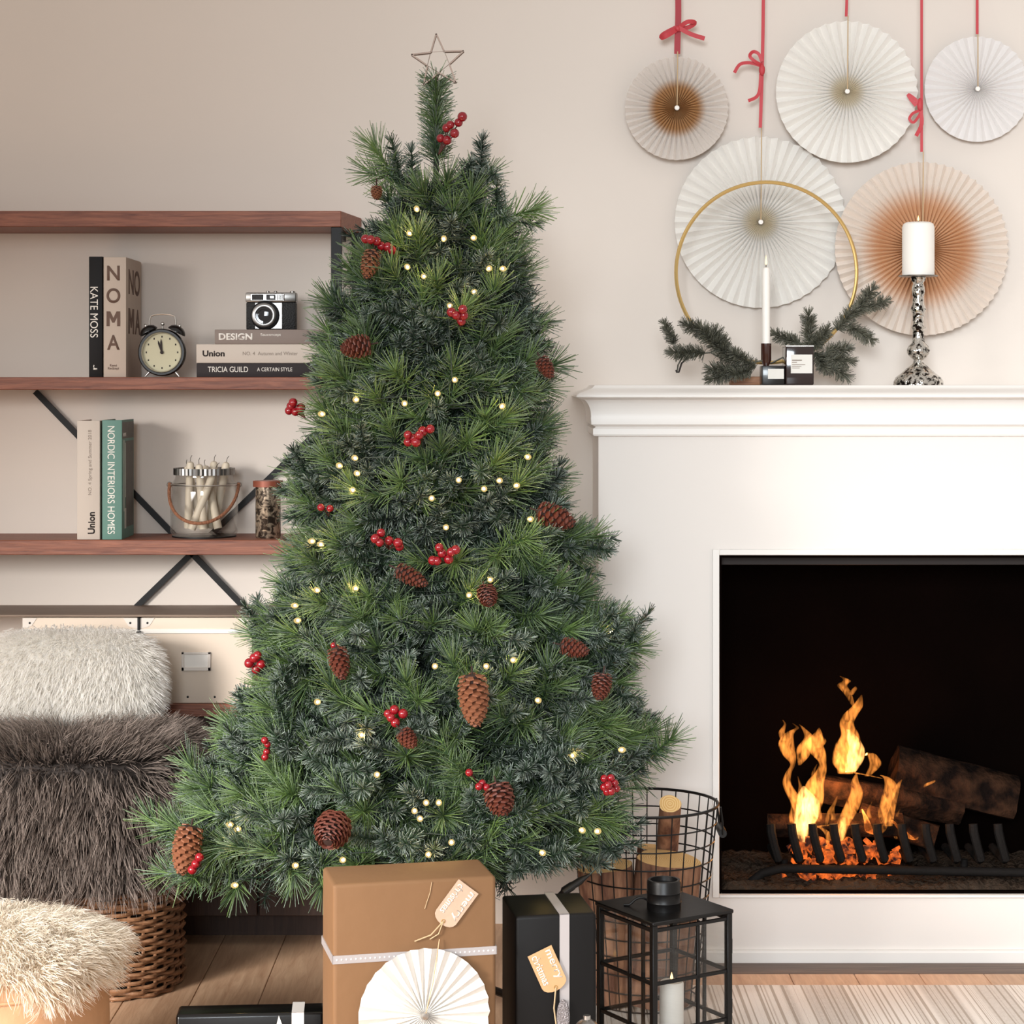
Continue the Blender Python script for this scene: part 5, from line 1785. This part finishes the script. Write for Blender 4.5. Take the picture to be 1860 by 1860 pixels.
# ------------------------------------------------------------------ fur
def fur_mat(name, root, tip, rough=0.75, trans=0.3):
    m, nt, bs = nodes_of(name)
    at_ = N(nt, 'ShaderNodeAttribute', attribute_name='tint')
    sp = N(nt, 'ShaderNodeSeparateColor')
    nt.links.new(at_.outputs['Color'], sp.inputs[0])
    mx = N(nt, 'ShaderNodeMix', data_type='RGBA')
    mx.inputs['A'].default_value = lin(root); mx.inputs['B'].default_value = lin(tip)
    ml = N(nt, 'ShaderNodeMath', operation='MULTIPLY')
    nt.links.new(sp.outputs[0], ml.inputs[0]); nt.links.new(sp.outputs[1], ml.inputs[1])
    nt.links.new(ml.outputs[0], mx.inputs['Factor'])
    nt.links.new(mx.outputs['Result'], bs.inputs['Base Color'])
    bs.inputs['Roughness'].default_value = rough
    tl = N(nt, 'ShaderNodeBsdfTranslucent')
    nt.links.new(mx.outputs['Result'], tl.inputs['Color'])
    ms = N(nt, 'ShaderNodeMixShader'); ms.inputs[0].default_value = trans
    nt.links.new(bs.outputs[0], ms.inputs[1]); nt.links.new(tl.outputs[0], ms.inputs[2])
    nt.links.new(ms.outputs[0], nt.nodes['Material Output'].inputs['Surface'])
    return m


def strands(P, Nn, comb, L, w, curl=0.25, seg=4, clump=0, seed=1):
    """curved tapering hairs: leave along the normal, then lie down along comb"""
    rg = np.random.default_rng(seed)
    n = len(P)
    L = L * rg.uniform(0.65, 1.15, n)
    d0 = unit(Nn + 0.45 * rg.normal(size=(n, 3)) * 0.6 + comb * 0.4)
    d1 = unit(comb + Nn * 0.25 + curl * rg.normal(size=(n, 3)))
    if clump:
        # neighbouring hairs lean to a shared lock direction
        cc_ = rg.integers(0, n, clump)
        dist = ((P[:, None, :] - P[None, cc_, :]) ** 2).sum(-1) if n * clump < 3e7 else None
        if dist is not None:
            near = dist.argmin(1)
            lock = unit(comb[cc_] + 0.45 * rg.normal(size=(clump, 3)) + 0.3 * Nn[cc_])
            tipc = P[cc_] + lock * L.mean()
            to = unit(tipc[near] - P)
            d1 = unit(d1 * 0.45 + to * 0.75)
    side = unit(np.cross(d1, rg.normal(size=(n, 3))))
    V = np.empty((n, seg + 1, 2, 3)); T = np.ones((n, seg + 1, 2, 4))
    pos = P.copy()
    tone = rg.uniform(0.35, 1.0, n)
    for k in range(seg + 1):
        s = k / seg
        ww = w * (1 - 0.85 * s ** 1.5)
        V[:, k, 0] = pos - side * ww; V[:, k, 1] = pos + side * ww
        T[:, k, :, 0] = tone[:, None]; T[:, k, :, 1] = s
        dr = unit(d0 * (1 - s) + d1 * s)
        pos = pos + dr * (L / seg)[:, None]
    V = V.reshape(n, -1, 3)
    base = (np.arange(n) * (seg + 1) * 2)[:, None, None]
    q = np.array([[2 * k, 2 * k + 1, 2 * k + 3, 2 * k + 2] for k in range(seg)])[None]
    return V.reshape(-1, 3), (base + q).reshape(-1, 4), T.reshape(-1, 4)


def sample(me, n, seed=3):
    """random points and normals over a mesh"""
    rg = np.random.default_rng(seed)
    me.calc_loop_triangles()
    nt_ = len(me.loop_triangles)
    tri = np.empty(nt_ * 3, np.int32); me.loop_triangles.foreach_get('vertices', tri); tri = tri.reshape(-1, 3)
    co = np.empty(len(me.vertices) * 3, np.float32); me.vertices.foreach_get('co', co); co = co.reshape(-1, 3).astype(float)
    no = np.empty(len(me.vertices) * 3, np.float32); me.vertices.foreach_get('normal', no); no = no.reshape(-1, 3).astype(float)
    a, b_, c = co[tri[:, 0]], co[tri[:, 1]], co[tri[:, 2]]
    ar = np.linalg.norm(np.cross(b_ - a, c - a), axis=1)
    i = rg.choice(nt_, n, p=ar / ar.sum())
    u, v = rg.random(n), rg.random(n)
    f = u + v > 1
    u[f], v[f] = 1 - u[f], 1 - v[f]
    P = a[i] + (b_ - a)[i] * u[:, None] + (c - a)[i] * v[:, None]
    Nn = no[tri[i, 0]] * (1 - u - v)[:, None] + no[tri[i, 1]] * u[:, None] + no[tri[i, 2]] * v[:, None]
    return P, unit(Nn)


# ------------------------------------------------------------------ wicker seat under the throws
WX, WY = -0.93, 4.37
WRX, WRY = 0.235, 0.165
wick = thing('wicker_seat', 'brown wicker basket seat under the grey fur throw', 'seat', (WX, WY, 0))
M_wick2 = mat('wicker_cane', '#8d6547', 0.55, vary=0.4, scale=70, bump=0.2, bscale=120)
M_wickdark = mat('wicker_inside', '#1c130e', 0.9)


def sup(a, rx, ry, e=0.75):
    c, s = math.cos(a), math.sin(a)
    return (math.copysign(abs(c) ** e, c) * rx, math.copysign(abs(s) ** e, s) * ry)


ns = 36
for row in range(50):
    z = 0.006 + row * 0.0094
    b = nb()
    pts = []
    for q in range(ns * 3):
        a = 2 * math.pi * q / (ns * 3)
        off = 0.0045 * math.cos(ns * a / 2 + (math.pi if row % 2 else 0)) + 0.0015 * math.sin(7 * a + row)
        x_, y_ = sup(a, WRX + off, WRY + off)
        pts.append((WX + x_, WY + y_, z + 0.0016 * math.sin(5 * a + row * 1.7)))
    tube(b, pts, 0.0043, 6, closed=True)
    part('cane', b, M_wick2, wick)
for q in range(ns):
    a = 2 * math.pi * (q + 0.5) / ns
    x_, y_ = sup(a, WRX - 0.002, WRY - 0.002)
    b = nb(); rod(b, (WX + x_, WY + y_, 0.002), (WX + x_, WY + y_, 0.474), 0.0036, seg=6); part('stake', b, M_wick2, wick)
b = nb()
P0 = [sup(2 * math.pi * q / 40, WRX - 0.010, WRY - 0.010) for q in range(40)]
prism(b, [(WX + p[0], WY + p[1], 0.004) for p in P0], (0, 0, 0.466))
part('inner_body', b, M_wickdark, wick)

# grey fur throw: draped shell over the seat
M_gfur = fur_mat('grey_brown_fur', '#2c2523', '#b3a297')
throw = thing('fur_throw', 'shaggy grey brown fur throw draped over the wicker seat', 'throw', (WX, WY, 0.48))
nu, nv = 72, 26
V = []
for j in range(nv):
    s = j / (nv - 1)
    for i in range(nu):
        a = 2 * math.pi * i / nu
        front = max(0.0, -math.sin(a))
        # the hem hangs lowest at the room side and rises to the right
        hem = 0.26 - 0.10 * max(0, -math.cos(a)) * front - 0.04 * front + (0.05 if math.sin(a) > 0 else 0.0)
        if s < 0.4:
            q = s / 0.4
            x_, y_ = sup(a, (WRX + 0.02) * q, (WRY + 0.02) * q)
            z = 0.505 - 0.018 * q ** 4 + 0.006 * math.sin(9 * a) * q
        else:
            q = (s - 0.4) / 0.6
            bul = 0.02 + 0.010 * math.sin(math.pi * min(1, q * 1.3)) + 0.006 * math.sin(6 * a + 1.0) * q
            x_, y_ = sup(a, WRX + bul, WRY + bul)
            z = 0.487 - (0.487 - hem) * q
        V.append((WX + x_, WY + y_, z))
Q = []
for j in range(nv - 1):
    for i in range(nu):
        Q.append((j * nu + i, (j + 1) * nu + i, (j + 1) * nu + (i + 1) % nu, j * nu + (i + 1) % nu))
V = np.array(V); Q = np.array(Q)
V -= np.array([WX, WY, 0.48])
me = np_mesh('skin', V, Q, M_gfur, np.tile([0.3, 0.2, 0, 1.0], (len(V), 1)), smooth=True)
o = bpy.data.objects.new('skin', me); C.objects.link(o); o.parent = throw
P_, N_ = sample(me, 30000, 4)
N_ = np.where((N_ * (P_ + np.array([0, 0, 0.3]))).sum(1, keepdims=True) < 0, -N_, N_)
comb = unit(N_ * 0.35 + np.array([0.05, 0, -1.0]) + np.where(P_[:, 2:3] > 0.0, unit(P_ * np.array([1, 1, 0.0])) * 1.2 + np.array([0, 0, 0.75]), 0))
Vs, Qs, Ts = strands(P_, N_, comb, 0.062, 0.0011, 0.3, 4, 850, 5)
o = bpy.data.objects.new('pile', np_mesh('pile', Vs, Qs, M_gfur, Ts)); C.objects.link(o); o.parent = throw; o['kind'] = 'stuff'

# white fur cushion
M_wfur = fur_mat('cream_white_fur', '#fbf7f0', '#ffffff', trans=0.5)
cush = thing('fur_cushion', 'cream white long pile fur cushion propped on the wicker seat', 'cushion', (-0.95, 4.47, 0.49))
b = nb()
bmesh.ops.create_uvsphere(b, u_segments=40, v_segments=24, radius=1.0)
for v in b.verts:
    x_, y_, z_ = v.co
    e = 0.55
    f = lambda q, p: math.copysign(abs(q) ** p, q)
    v.co = Vector((f(x_, e) * 0.185, f(y_, 0.9) * 0.055 + 0.02, f(z_, e) * 0.105 + 0.115))
me = mesh_of('cushion_cover', b, M_wfur, 180)
me.attributes.new('tint', 'FLOAT_COLOR', 'POINT').data.foreach_set('color', np.tile(np.array([0.8, 0.5, 0, 1.0], np.float32), len(me.vertices)))
o = bpy.data.objects.new('cushion_cover', me); C.objects.link(o); o.parent = cush
P_, N_ = sample(me, 24000, 6)
comb = unit(N_ * 0.55 + np.array([0, 0, -0.75]))
Vs, Qs, Ts = strands(P_, N_, comb, 0.034, 0.0009, 0.13, 3, 0, 7)
o = bpy.data.objects.new('pile', np_mesh('pile', Vs, Qs, M_wfur, Ts)); C.objects.link(o); o.parent = cush; o['kind'] = 'stuff'

# foreground pouf with fleece
PX, PY = -0.885, 3.55
M_tan = mat('tan_pouf_hide', '#c79d78', 0.6, vary=0.15, scale=14, bump=0.1)
M_fleece = fur_mat('cream_fleece', '#e2d2ba', '#fffaf2', trans=0.4)
t = thing('pouf', 'round tan pouf at the bottom left', 'pouf', (PX, PY, 0))
b = nb(); lathe(b, [(0, 0.0), (0.17, 0.0), (0.19, 0.02), (0.198, 0.14), (0.196, 0.25), (0.18, 0.30), (0.12, 0.315), (0, 0.317)], 48, (PX, PY, 0)); part('body', b, M_tan, t)
b = nb(); tube(b, [(PX + math.cos(a) * 0.197, PY + math.sin(a) * 0.197, 0.25) for a in np.linspace(0, 6.2832, 60)[:-1]], 0.003, 6, closed=True); part('seam', b, M_tan, t)
fle = thing('sheepskin', 'curly cream sheepskin lying over the tan pouf', 'sheepskin', (PX, PY, 0.318))
V = []
nu, nv = 64, 20
for j in range(nv):
    s = j / (nv - 1)
    for i in range(nu):
        a = 2 * math.pi * i / nu
        R_ = 0.206 + 0.008 * math.sin(5 * a)
        hem = 0.262 + 0.014 * math.sin(4 * a + 1) + 0.012 * math.sin(9 * a)
        if s < 0.5:
            q = s / 0.5
            r_, z = R_ * q, 0.322 - 0.035 * q ** 3
        else:
            q = (s - 0.5) / 0.5
            r_, z = R_ + 0.006 * math.sin(math.pi * q), 0.287 - (0.287 - hem) * q
        V.append((r_ * math.cos(a), r_ * math.sin(a), z - 0.318))
Q = [(j * nu + i, (j + 1) * nu + i, (j + 1) * nu + (i + 1) % nu, j * nu + (i + 1) % nu) for j in range(nv - 1) for i in range(nu)]
me = np_mesh('skin', np.array(V), np.array(Q), M_fleece, np.tile([0.8, 0.6, 0, 1.0], (len(V), 1)), smooth=True)
o = bpy.data.objects.new('skin', me); C.objects.link(o); o.parent = fle
P_, N_ = sample(me, 22000, 8)
N_ = np.where((N_ * (P_ + np.array([0, 0, 0.2]))).sum(1, keepdims=True) < 0, -N_, N_)
comb = unit(N_ * 0.12 + unit(P_ * np.array([1, 1, 0.0]) + 1e-6) * 0.45 + np.array([0, 0, -0.75]))
Vs, Qs, Ts = strands(P_, N_, comb, 0.040, 0.0010, 0.3, 4, 420, 9)
o = bpy.data.objects.new('pile', np_mesh('pile', Vs, Qs, M_fleece, Ts)); C.objects.link(o); o.parent = fle; o['kind'] = 'stuff'

# ------------------------------------------------------------------ presents
def gift(name, label, cat, origin, rz, w, d, h, m, bev=0.006):
    """box with its front left bottom corner at origin, front along local x"""
    M = Matrix.Translation(Vector(origin)) @ Matrix.Rotation(rz, 4, 'Z')
    t = thing(name, label, cat, M=M)
    b = nb(); box(b, 0, w, 0, d, 0, h, bev, 3)
    for v in b.verts:
        v.co += Vector((random.uniform(-1, 1), random.uniform(-1, 1), random.uniform(-1, 1))) * 0.0006
    part('wrapped_box', b, m, t, world=False, smooth=50)
    return t


def wrap_band(t, axis, pos, wd, w, d, h, m, name='ribbon', th=0.0012):
    b = nb()
    e = th
    if axis == 'z':       # level band round the sides at height pos
        box(b, -e, w + e, -e, 0.0004, pos - wd / 2, pos + wd / 2); box(b, -e, w + e, d - 0.0004, d + e, pos - wd / 2, pos + wd / 2)
        box(b, -e, 0.0004, -e, d + e, pos - wd / 2, pos + wd / 2); box(b, w - 0.0004, w + e, -e, d + e, pos - wd / 2, pos + wd / 2)
    else:                 # upright band at x = pos
        box(b, pos - wd / 2, pos + wd / 2, -e, 0.0004, 0.004, h + e); box(b, pos - wd / 2, pos + wd / 2, d - 0.0004, d + e, 0.004, h + e)
        box(b, pos - wd / 2, pos + wd / 2, -e, d + e, h - 0.0004, h + e)
    return part(name, b, m, t, world=False, smooth=0)


def tag_part(t, c, ang, L, W, mt, mtext, lines, y=-0.004, point=True):
    """luggage tag lying on the front face; ang = direction of its holed end from +x"""
    a = math.radians(ang)
    u = Vector((math.cos(a), 0, math.sin(a))); v = Vector((-u.z, 0, u.x))
    c = Vector(c)
    out = [c - u * L / 2 - v * W / 2, c + u * L * 0.32 - v * W / 2]
    for q in np.linspace(-math.pi / 2, math.pi / 2, 9)[1:-1]:
        out.append(c + u * (L * 0.32 + math.cos(q) * L * 0.18) + v * math.sin(q) * W / 2)
    out += [c + u * L * 0.32 + v * W / 2, c - u * L / 2 + v * W / 2]
    b = nb(); prism(b, [(p.x, y, p.z) for p in out], (0, 0.0012, 0))
    tg = part('gift_tag', b, mt, t, world=False, smooth=0)
    hp = c + u * L * 0.42
    b = nb(); tube(b, [(hp.x + math.cos(q) * 0.0028, y - 0.0004, hp.z + math.sin(q) * 0.0028) for q in np.linspace(0, 6.283, 13)[:-1]], 0.0007, 5, closed=True); part('eyelet', b, M_brass, tg, world=False)
    P = MW[t.name]; R = P.to_3x3()
    for i, s in enumerate(lines):
        off = (0.24 - 0.48 * i) * W
        o_ = c - u * L * 0.08 + v * off
        text('tag_lettering', s, P @ Vector((o_.x, y - 0.0001, o_.z)), R @ u, R @ v, L * 0.72, W * 0.30, mtext, tg, 0.01)
    return hp


M_tagk = mat('tan_tag_card', '#c99f73', 0.8, vary=0.12, scale=60)
M_tagp = mat('pinkish_tag_card', '#c8a992', 0.8, vary=0.12, scale=60)
M_tagink = mat('white_tag_ink', '#f0e4d8', 0.8)
# kraft present
KD = 3.40
kk = KD / F
ko = at(605, 1607, KD); KH = ko.z; rz = math.radians(13)
KW, KDp = 0.272, 0.13
t = gift('kraft_present', 'large brown kraft paper present with a white paper fan and silver ribbon', 'present', (ko.x, KD, 0.0085 if ko.x > 0.13 else 0.0), rz, KW, KDp, KH, M_kraft, 0.007)
kz = lambda py: CH - (py - HY) * kk
wrap_band(t, 'z', kz(1744), 0.0135, KW, KDp, KH, M_silver_rib)
b = nb()
for q in range(34):
    x_ = 0.006 + q * 0.0079
    ball(b, (x_, -0.0014, kz(1744)), 0.0017, 6, 4, (1, 0.4, 1))
part('ribbon_dots', b, mat('ribbon_dot', '#d9d6d6', 0.5), t, world=False, kind='stuff')
kx = lambda px: (px - 605) / (903 - 605) * KW
FR = 122 * kk
fc = Vector((kx(768), -0.012, kz(1851)))
b = pleats(FR, 30, 0.0042); bmesh.ops.translate(b, vec=fc, verts=b.verts)
pf = part('paper_fan', b, paper('gift_fan_paper', '#f4f0ea'), t, world=False, smooth=0, label='round white pleated paper fan')
b = nb(); lathe(b, [(0, 0.005), (0.005, 0.004), (0.007, 0)], 14, (fc.x, fc.y - 0.006, fc.z), RX); part('hub', b, M_satin, pf, world=False)
tp_ = Vector((kx(797), -0.003, kz(1716)))
b = nb(); tube(b, [(fc.x, fc.y - 0.008, fc.z), (kx(783), -0.018, kz(1790)), (tp_.x, -0.006, tp_.z)], 0.0009, 5); part('cord', b, M_twine, t, world=False)
hp = tag_part(t, (kx(826), 0, kz(1656)), 232, 84 * kk, 47 * kk, M_tagp, M_tagink, ('merry', 'christmas'))
for e_ in ((kx(752), kz(1718)), (kx(780), kz(1716))):
    b = nb(); tube(b, [(hp.x, -0.0045, hp.z), ((hp.x + e_[0]) / 2 + 0.003, -0.005, (hp.z + e_[1]) / 2 - 0.006), (e_[0], -0.003, e_[1])], 0.0011, 5); part('tag_string', b, M_twine, t, world=False)
b = nb(); tube(b, [(kx(784), -0.001, KH - 0.004), (kx(781), -0.0012, kz(1630)), (kx(771), -0.0012, kz(1660))], 0.0006, 5); part('loose_thread', b, M_twine, t, world=False)

# black standing present
BD = 3.50
kb = BD / F
bo = at(936, 1656, BD); BH = bo.z - 0.008; rz = math.radians(9)
BW = 0.139
t = gift('black_present', 'tall matt black present with an upright silver ribbon and tan tag', 'present', (bo.x, BD, 0.0), rz, BW, 0.15, BH, M_blackpaper, 0.006)
bz = lambda py: CH - (py - HY) * kb
bx = lambda px: (px - 936) / (1087 - 936) * BW
wrap_band(t, 'x', bx(1027), 0.0165, BW, 0.15, BH, M_silver_rib)
hp = tag_part(t, (bx(996), 0, bz(1764)), -66, 80 * kb, 48 * kb, M_tagk, M_tagink, ('merry', 'christmas'), y=-0.006)
b = nb(); tube(b, [(hp.x, -0.007, hp.z), (bx(1006), -0.008, bz(1832)), (bx(1012), -0.010, bz(1880)), (bx(1014), -0.010, bz(1910))], 0.0013, 6); part('tag_string', b, M_twine, t, world=False)
M_glit = mat('silver_glitter', '#a9a2a4', 0.35, 0.6, vary=0.8, scale=320, bump=0.8, bscale=320)
b = nb()
pts_ = [(bx(1024), bz(1862))]
ball(b, (bx(1023), -0.008, bz(1850)), 0.012, 14, 10, (0.95, 0.4, 2.6))
part('glitter_charm', b, M_glit, t, world=False, label='grey glittery drop shaped charm on a string')
# round silver bauble in front
bb = at(1066, 1874, 3.43)
t = thing('silver_bauble', 'shiny silver bauble in front of the black present', 'bauble', bb - Vector((0, 0, 0.022)))
b = nb(); ball(b, bb, 0.0215, 24, 16); part('ball', b, M_chrome, t, smooth=180)
b = nb(); lathe(b, [(0.006, 0.020), (0.006, 0.027), (0, 0.027)], 14, bb); part('cap', b, M_satin, t)

# small black present lower left
SD = 3.57
ks_ = SD / F
so = at(319, 1844, SD); SH = so.z; rz = math.radians(4)
SW, SDp = 0.253, 0.058
t = gift('small_black_present', 'flat glossy black present with a white ribbon at the lower left', 'present', (so.x, SD, 0), rz, SW, SDp, SH, mat('glossy_black_paper', '#0b0a0a', 0.25, bump=0.05, bscale=12), 0.006)
sx_ = lambda px: (px - 319) / (584 - 319) * SW
wrap_band(t, 'x', sx_(537), 0.021, SW, SDp, SH, mat('white_satin_ribbon', '#d6d2cf', 0.4))
b = nb()
s0 = Vector((sx_(503), 0, SH - 0.004)); hgt = 0.05
prism(b, [(s0.x, -0.002, s0.z), (s0.x + 0.018, -0.002, s0.z - hgt), (s0.x - 0.012, -0.002, s0.z - hgt)], (0, 0.0016, 0))
part('paper_tree', b, M_wax, t, world=False, smooth=0, label='white paper triangle on the front')

# ------------------------------------------------------------------ lantern
LZ0 = 0.009
zt = 0.285
Dl = F * (CH - zt) / (1676 - HY)
lf = at(1186, 1676, Dl)
phi = math.radians(32)
a_ = 0.180
Ml = Matrix.Translation((lf.x, lf.y, LZ0)) @ Matrix.Rotation(phi, 4, 'Z')
lan = thing('lantern', 'black metal floor lantern with window bars beside the black present', 'lantern', M=Ml)
H = zt - LZ0
pz_ = 0.011
b = nb(); box(b, -0.002, a_ + 0.002, -0.002, a_ + 0.002, H - 0.007, H, 0.0015, 1); part('top_plate', b, M_blackpaint, lan, world=False)
b = nb(); box(b, 0, a_, 0, a_, 0.0, 0.006, 0.001, 1); part('base_plate', b, M_blackpaint, lan, world=False)
for x_, y_ in ((0, 0), (a_ - pz_, 0), (0, a_ - pz_), (a_ - pz_, a_ - pz_)):
    b = nb(); box(b, x_, x_ + pz_, y_, y_ + pz_, 0.006, H - 0.007, 0.0008, 1); part('corner_post', b, M_blackpaint, lan, world=False)
rows = [H - 0.020, (H - 0.02) * 0.625, (H - 0.02) * 0.28, 0.012]
bw = 0.0065
for side in range(4):
    def place(u0, u1, z0, z1, d0=0.002, d1=0.0075):
        if side == 0: return (u0, u1, d0, d1, z0, z1)
        if side == 1: return (u0, u1, a_ - d1, a_ - d0, z0, z1)
        if side == 2: return (d0, d1, u0, u1, z0, z1)
        return (a_ - d1, a_ - d0, u0, u1, z0, z1)
    for z_ in rows:
        b = nb(); box(b, *place(pz_, a_ - pz_, z_, z_ + bw), 0.0006, 1); part('cross_bar', b, M_blackpaint, lan, world=False)
    ub = a_ * (0.56 if side in (0, 1) else 0.42)
    b = nb(); box(b, *place(ub, ub + bw, 0.018, H - 0.0205), 0.0006, 1); part('upright_bar', b, M_blackpaint, lan, world=False)
    for (u0, u1) in ((pz_, ub), (ub + bw, a_ - pz_)):
        for z1_, z0_ in zip(rows, rows[1:]):
            b = nb(); box(b, *place(u0, u1, z0_ + bw, z1_, 0.004, 0.0052)); part('pane', b, M_glass, lan, world=False, smooth=0)
b = nb(); box(b, a_ - 0.003, a_ + 0.004, 0.004, 0.012, H * 0.70, H * 0.80, 0.001, 1); part('hinge', b, M_blackpaint, lan, world=False)
b = nb(); box(b, a_ - 0.003, a_ + 0.004, 0.004, 0.012, H * 0.30, H * 0.40, 0.001, 1); part('hinge', b, M_blackpaint, lan, world=False)
ch = Vector((a_ * 0.5, a_ * 0.5, 0))
lt = at(1206, 1663, Dl + 0.1)
lr = 31 * (Dl + 0.1) / F
cl = Ml.inverted() @ Vector((lt.x, lt.y, 0))
b = nb(); lathe(b, [(lr, H), (lr, H + 0.012), (lr * 1.03, H + 0.014), (lr, H + 0.016), (lr, H + 0.030), (lr * 1.03, H + 0.032), (lr, H + 0.034), (lr, H + 0.050), (lr * 0.94, H + 0.054), (lr * 0.80, H + 0.054), (lr * 0.78, H + 0.046), (0, H + 0.046)], 36, (cl.x, cl.y, 0))
part('chimney_cap', b, M_blackpaint, lan, world=False)
hb = []
for q in np.linspace(0, 1, 13):
    pp = at(1133 + 55 * q, 1664 - 26 * math.sin(math.pi * min(1, q * 1.0)) ** 0.8 - 14 * q, Dl + 0.12)
    hb.append(Ml.inverted() @ pp)
for p in hb: p.z = max(p.z, H + 0.002)
b = nb(); tube(b, hb, 0.0022, 7); part('carrying_handle', b, M_blackpaint, lan, world=False)
cp_ = at(1220, 1800, Dl + 0.125)
t = thing('lantern_candle', 'white pillar candle standing inside the black lantern', 'candle', (cp_.x, cp_.y, LZ0 + 0.0065))
hc_ = CH - (1782 - HY) * (Dl + 0.125) / F
rc_ = 22 * (Dl + 0.12) / F
b = nb(); lathe(b, [(0, LZ0 + 0.0065), (rc_, LZ0 + 0.0065), (rc_, hc_ - 0.004), (rc_ * 0.92, hc_), (rc_ * 0.5, hc_ - 0.002), (0, hc_ - 0.003)], 32, (cp_.x, cp_.y, 0)); part('wax', b, M_wax, t)
b = nb(); rod(b, (cp_.x, cp_.y, hc_ - 0.003), (cp_.x, cp_.y, hc_ + 0.003), 0.0009, seg=6); part('wick', b, M_wick, t)
b = nb(); lathe(b, [(0, hc_ + 0.001), (0.003, hc_ + 0.006), (0.0022, hc_ + 0.010), (0, hc_ + 0.017)], 10, (cp_.x, cp_.y, 0)); part('flame', b, M_flame_wax, t)

# ------------------------------------------------------------------ wire basket with logs
KY = 4.215
kx0 = (1170 - CX) * KY / F
rz_ = 0.405
bas = thing('wire_basket', 'black wire log basket between the tree and the fireplace', 'basket', (kx0, KY, 0.0085))
BR = lambda z: 0.108 + (0.149 - 0.108) * (z - 0.012) / (rz_ - 0.012)
circ = lambda z, n=48: [(kx0 + math.cos(q) * BR(z), KY + math.sin(q) * BR(z), z) for q in np.linspace(0, 2 * math.pi, n + 1)[:-1]]
for z in np.linspace(0.0115, rz_, 12):
    b = nb(); tube(b, circ(z), 0.0016 if z < rz_ - 0.001 else 0.003, 6, closed=True); part('hoop_wire', b, M_blackpaint, bas)
for q in np.linspace(0, 2 * math.pi, 31)[:-1]:
    b = nb(); rod(b, (kx0 + math.cos(q) * 0.108, KY + math.sin(q) * 0.108, 0.0115), (kx0 + math.cos(q) * 0.149, KY + math.sin(q) * 0.149, rz_), 0.0014, seg=6); part('upright_wire', b, M_blackpaint, bas)
for dx in np.linspace(-0.09, 0.09, 7):
    hh = math.sqrt(0.108 ** 2 - dx ** 2)
    b = nb(); rod(b, (kx0 + dx, KY - hh, 0.0115), (kx0 + dx, KY + hh, 0.0115), 0.0014, seg=6); part('base_wire', b, M_blackpaint, bas)
for sx in (-1, 1):
    xr = kx0 + sx * 0.150
    pts_ = [(xr, KY - 0.045, rz_), (xr + sx * 0.004, KY - 0.045, rz_ - 0.03), (xr + sx * 0.005, KY - 0.04, rz_ - 0.055), (xr + sx * 0.005, KY + 0.04, rz_ - 0.055), (xr + sx * 0.004, KY + 0.045, rz_ - 0.03), (xr, KY + 0.045, rz_)]
    b = nb(); tube(b, pts_, 0.0022, 6); hd = part('handle', b, M_blackpaint, bas)
    b = nb(); rod(b, (xr + sx * 0.005, KY - 0.036, rz_ - 0.055), (xr + sx * 0.005, KY + 0.036, rz_ - 0.055), 0.0085, seg=14); part('grip', b, M_blackpaint, hd)
m, nt, bs = nodes_of('birch_bark')
tc = N(nt, 'ShaderNodeTexCoord')
mp = N(nt, 'ShaderNodeMapping'); mp.inputs['Scale'].default_value = (30, 30, 7)
nz = N(nt, 'ShaderNodeTexNoise', i_Scale=1.6, i_Detail=5.0)
nt.links.new(tc.outputs['Object'], mp.inputs['Vector']); nt.links.new(mp.outputs['Vector'], nz.inputs['Vector'])
rp = N(nt, 'ShaderNodeValToRGB')
rp.color_ramp.elements[0].position = 0.35; rp.color_ramp.elements[0].color = lin('#5a3626')
rp.color_ramp.elements[1].position = 0.7; rp.color_ramp.elements[1].color = lin('#a87a5c')
nt.links.new(nz.outputs['Fac'], rp.inputs['Fac']); nt.links.new(rp.outputs['Color'], bs.inputs['Base Color'])
bs.inputs['Roughness'].default_value = 0.85
bp = N(nt, 'ShaderNodeBump', i_Strength=0.6, i_Distance=0.01)
nt.links.new(nz.outputs['Fac'], bp.inputs['Height']); nt.links.new(bp.outputs['Normal'], bs.inputs['Normal'])
M_bark = m
m, nt, bs = nodes_of('sawn_log_end')
tc = N(nt, 'ShaderNodeTexCoord')
wv = N(nt, 'ShaderNodeTexWave', wave_type='RINGS', rings_direction='Z', i_Scale=70.0, i_Distortion=2.5)
nt.links.new(tc.outputs['Object'], wv.inputs['Vector'])
mx = N(nt, 'ShaderNodeMix', data_type='RGBA'); mx.inputs['A'].default_value = lin('#d9a560'); mx.inputs['B'].default_value = lin('#ecc88e')
nt.links.new(wv.outputs['Fac'], mx.inputs['Factor']); nt.links.new(mx.outputs['Result'], bs.inputs['Base Color'])
bs.inputs['Roughness'].default_value = 0.8
M_end = m
for (px, py, D, rp_, bot, lab, seed) in (
        (1214, 1560, 4.175, 58, (0.29, 4.19, 0.0135), 'thick log with a pale sawn top at the front of the wire basket', 11),
        (1098, 1572, 4.19, 50, (0.215, 4.20, 0.0135), 'brown barked log at the left of the wire basket', 12),
        (1192, 1540, 4.290, 34, (0.262, 4.28, 0.0135), 'log standing at the back of the wire basket', 13),
        (1217, 1460, 4.185, 20, (0.318, 4.318, 0.245), 'thin log with a pale round end propped on the others in the wire basket', 14)):
    top = at(px, py, D)
    bot = Vector(bot)
    b, _ = log_mesh(bot, top, rp_ * D / F, seed=seed, rough=0.07, seg=24)
    single('firewood', b, [M_bark, M_end], lab, 'log', top, group='logs in the wire basket')
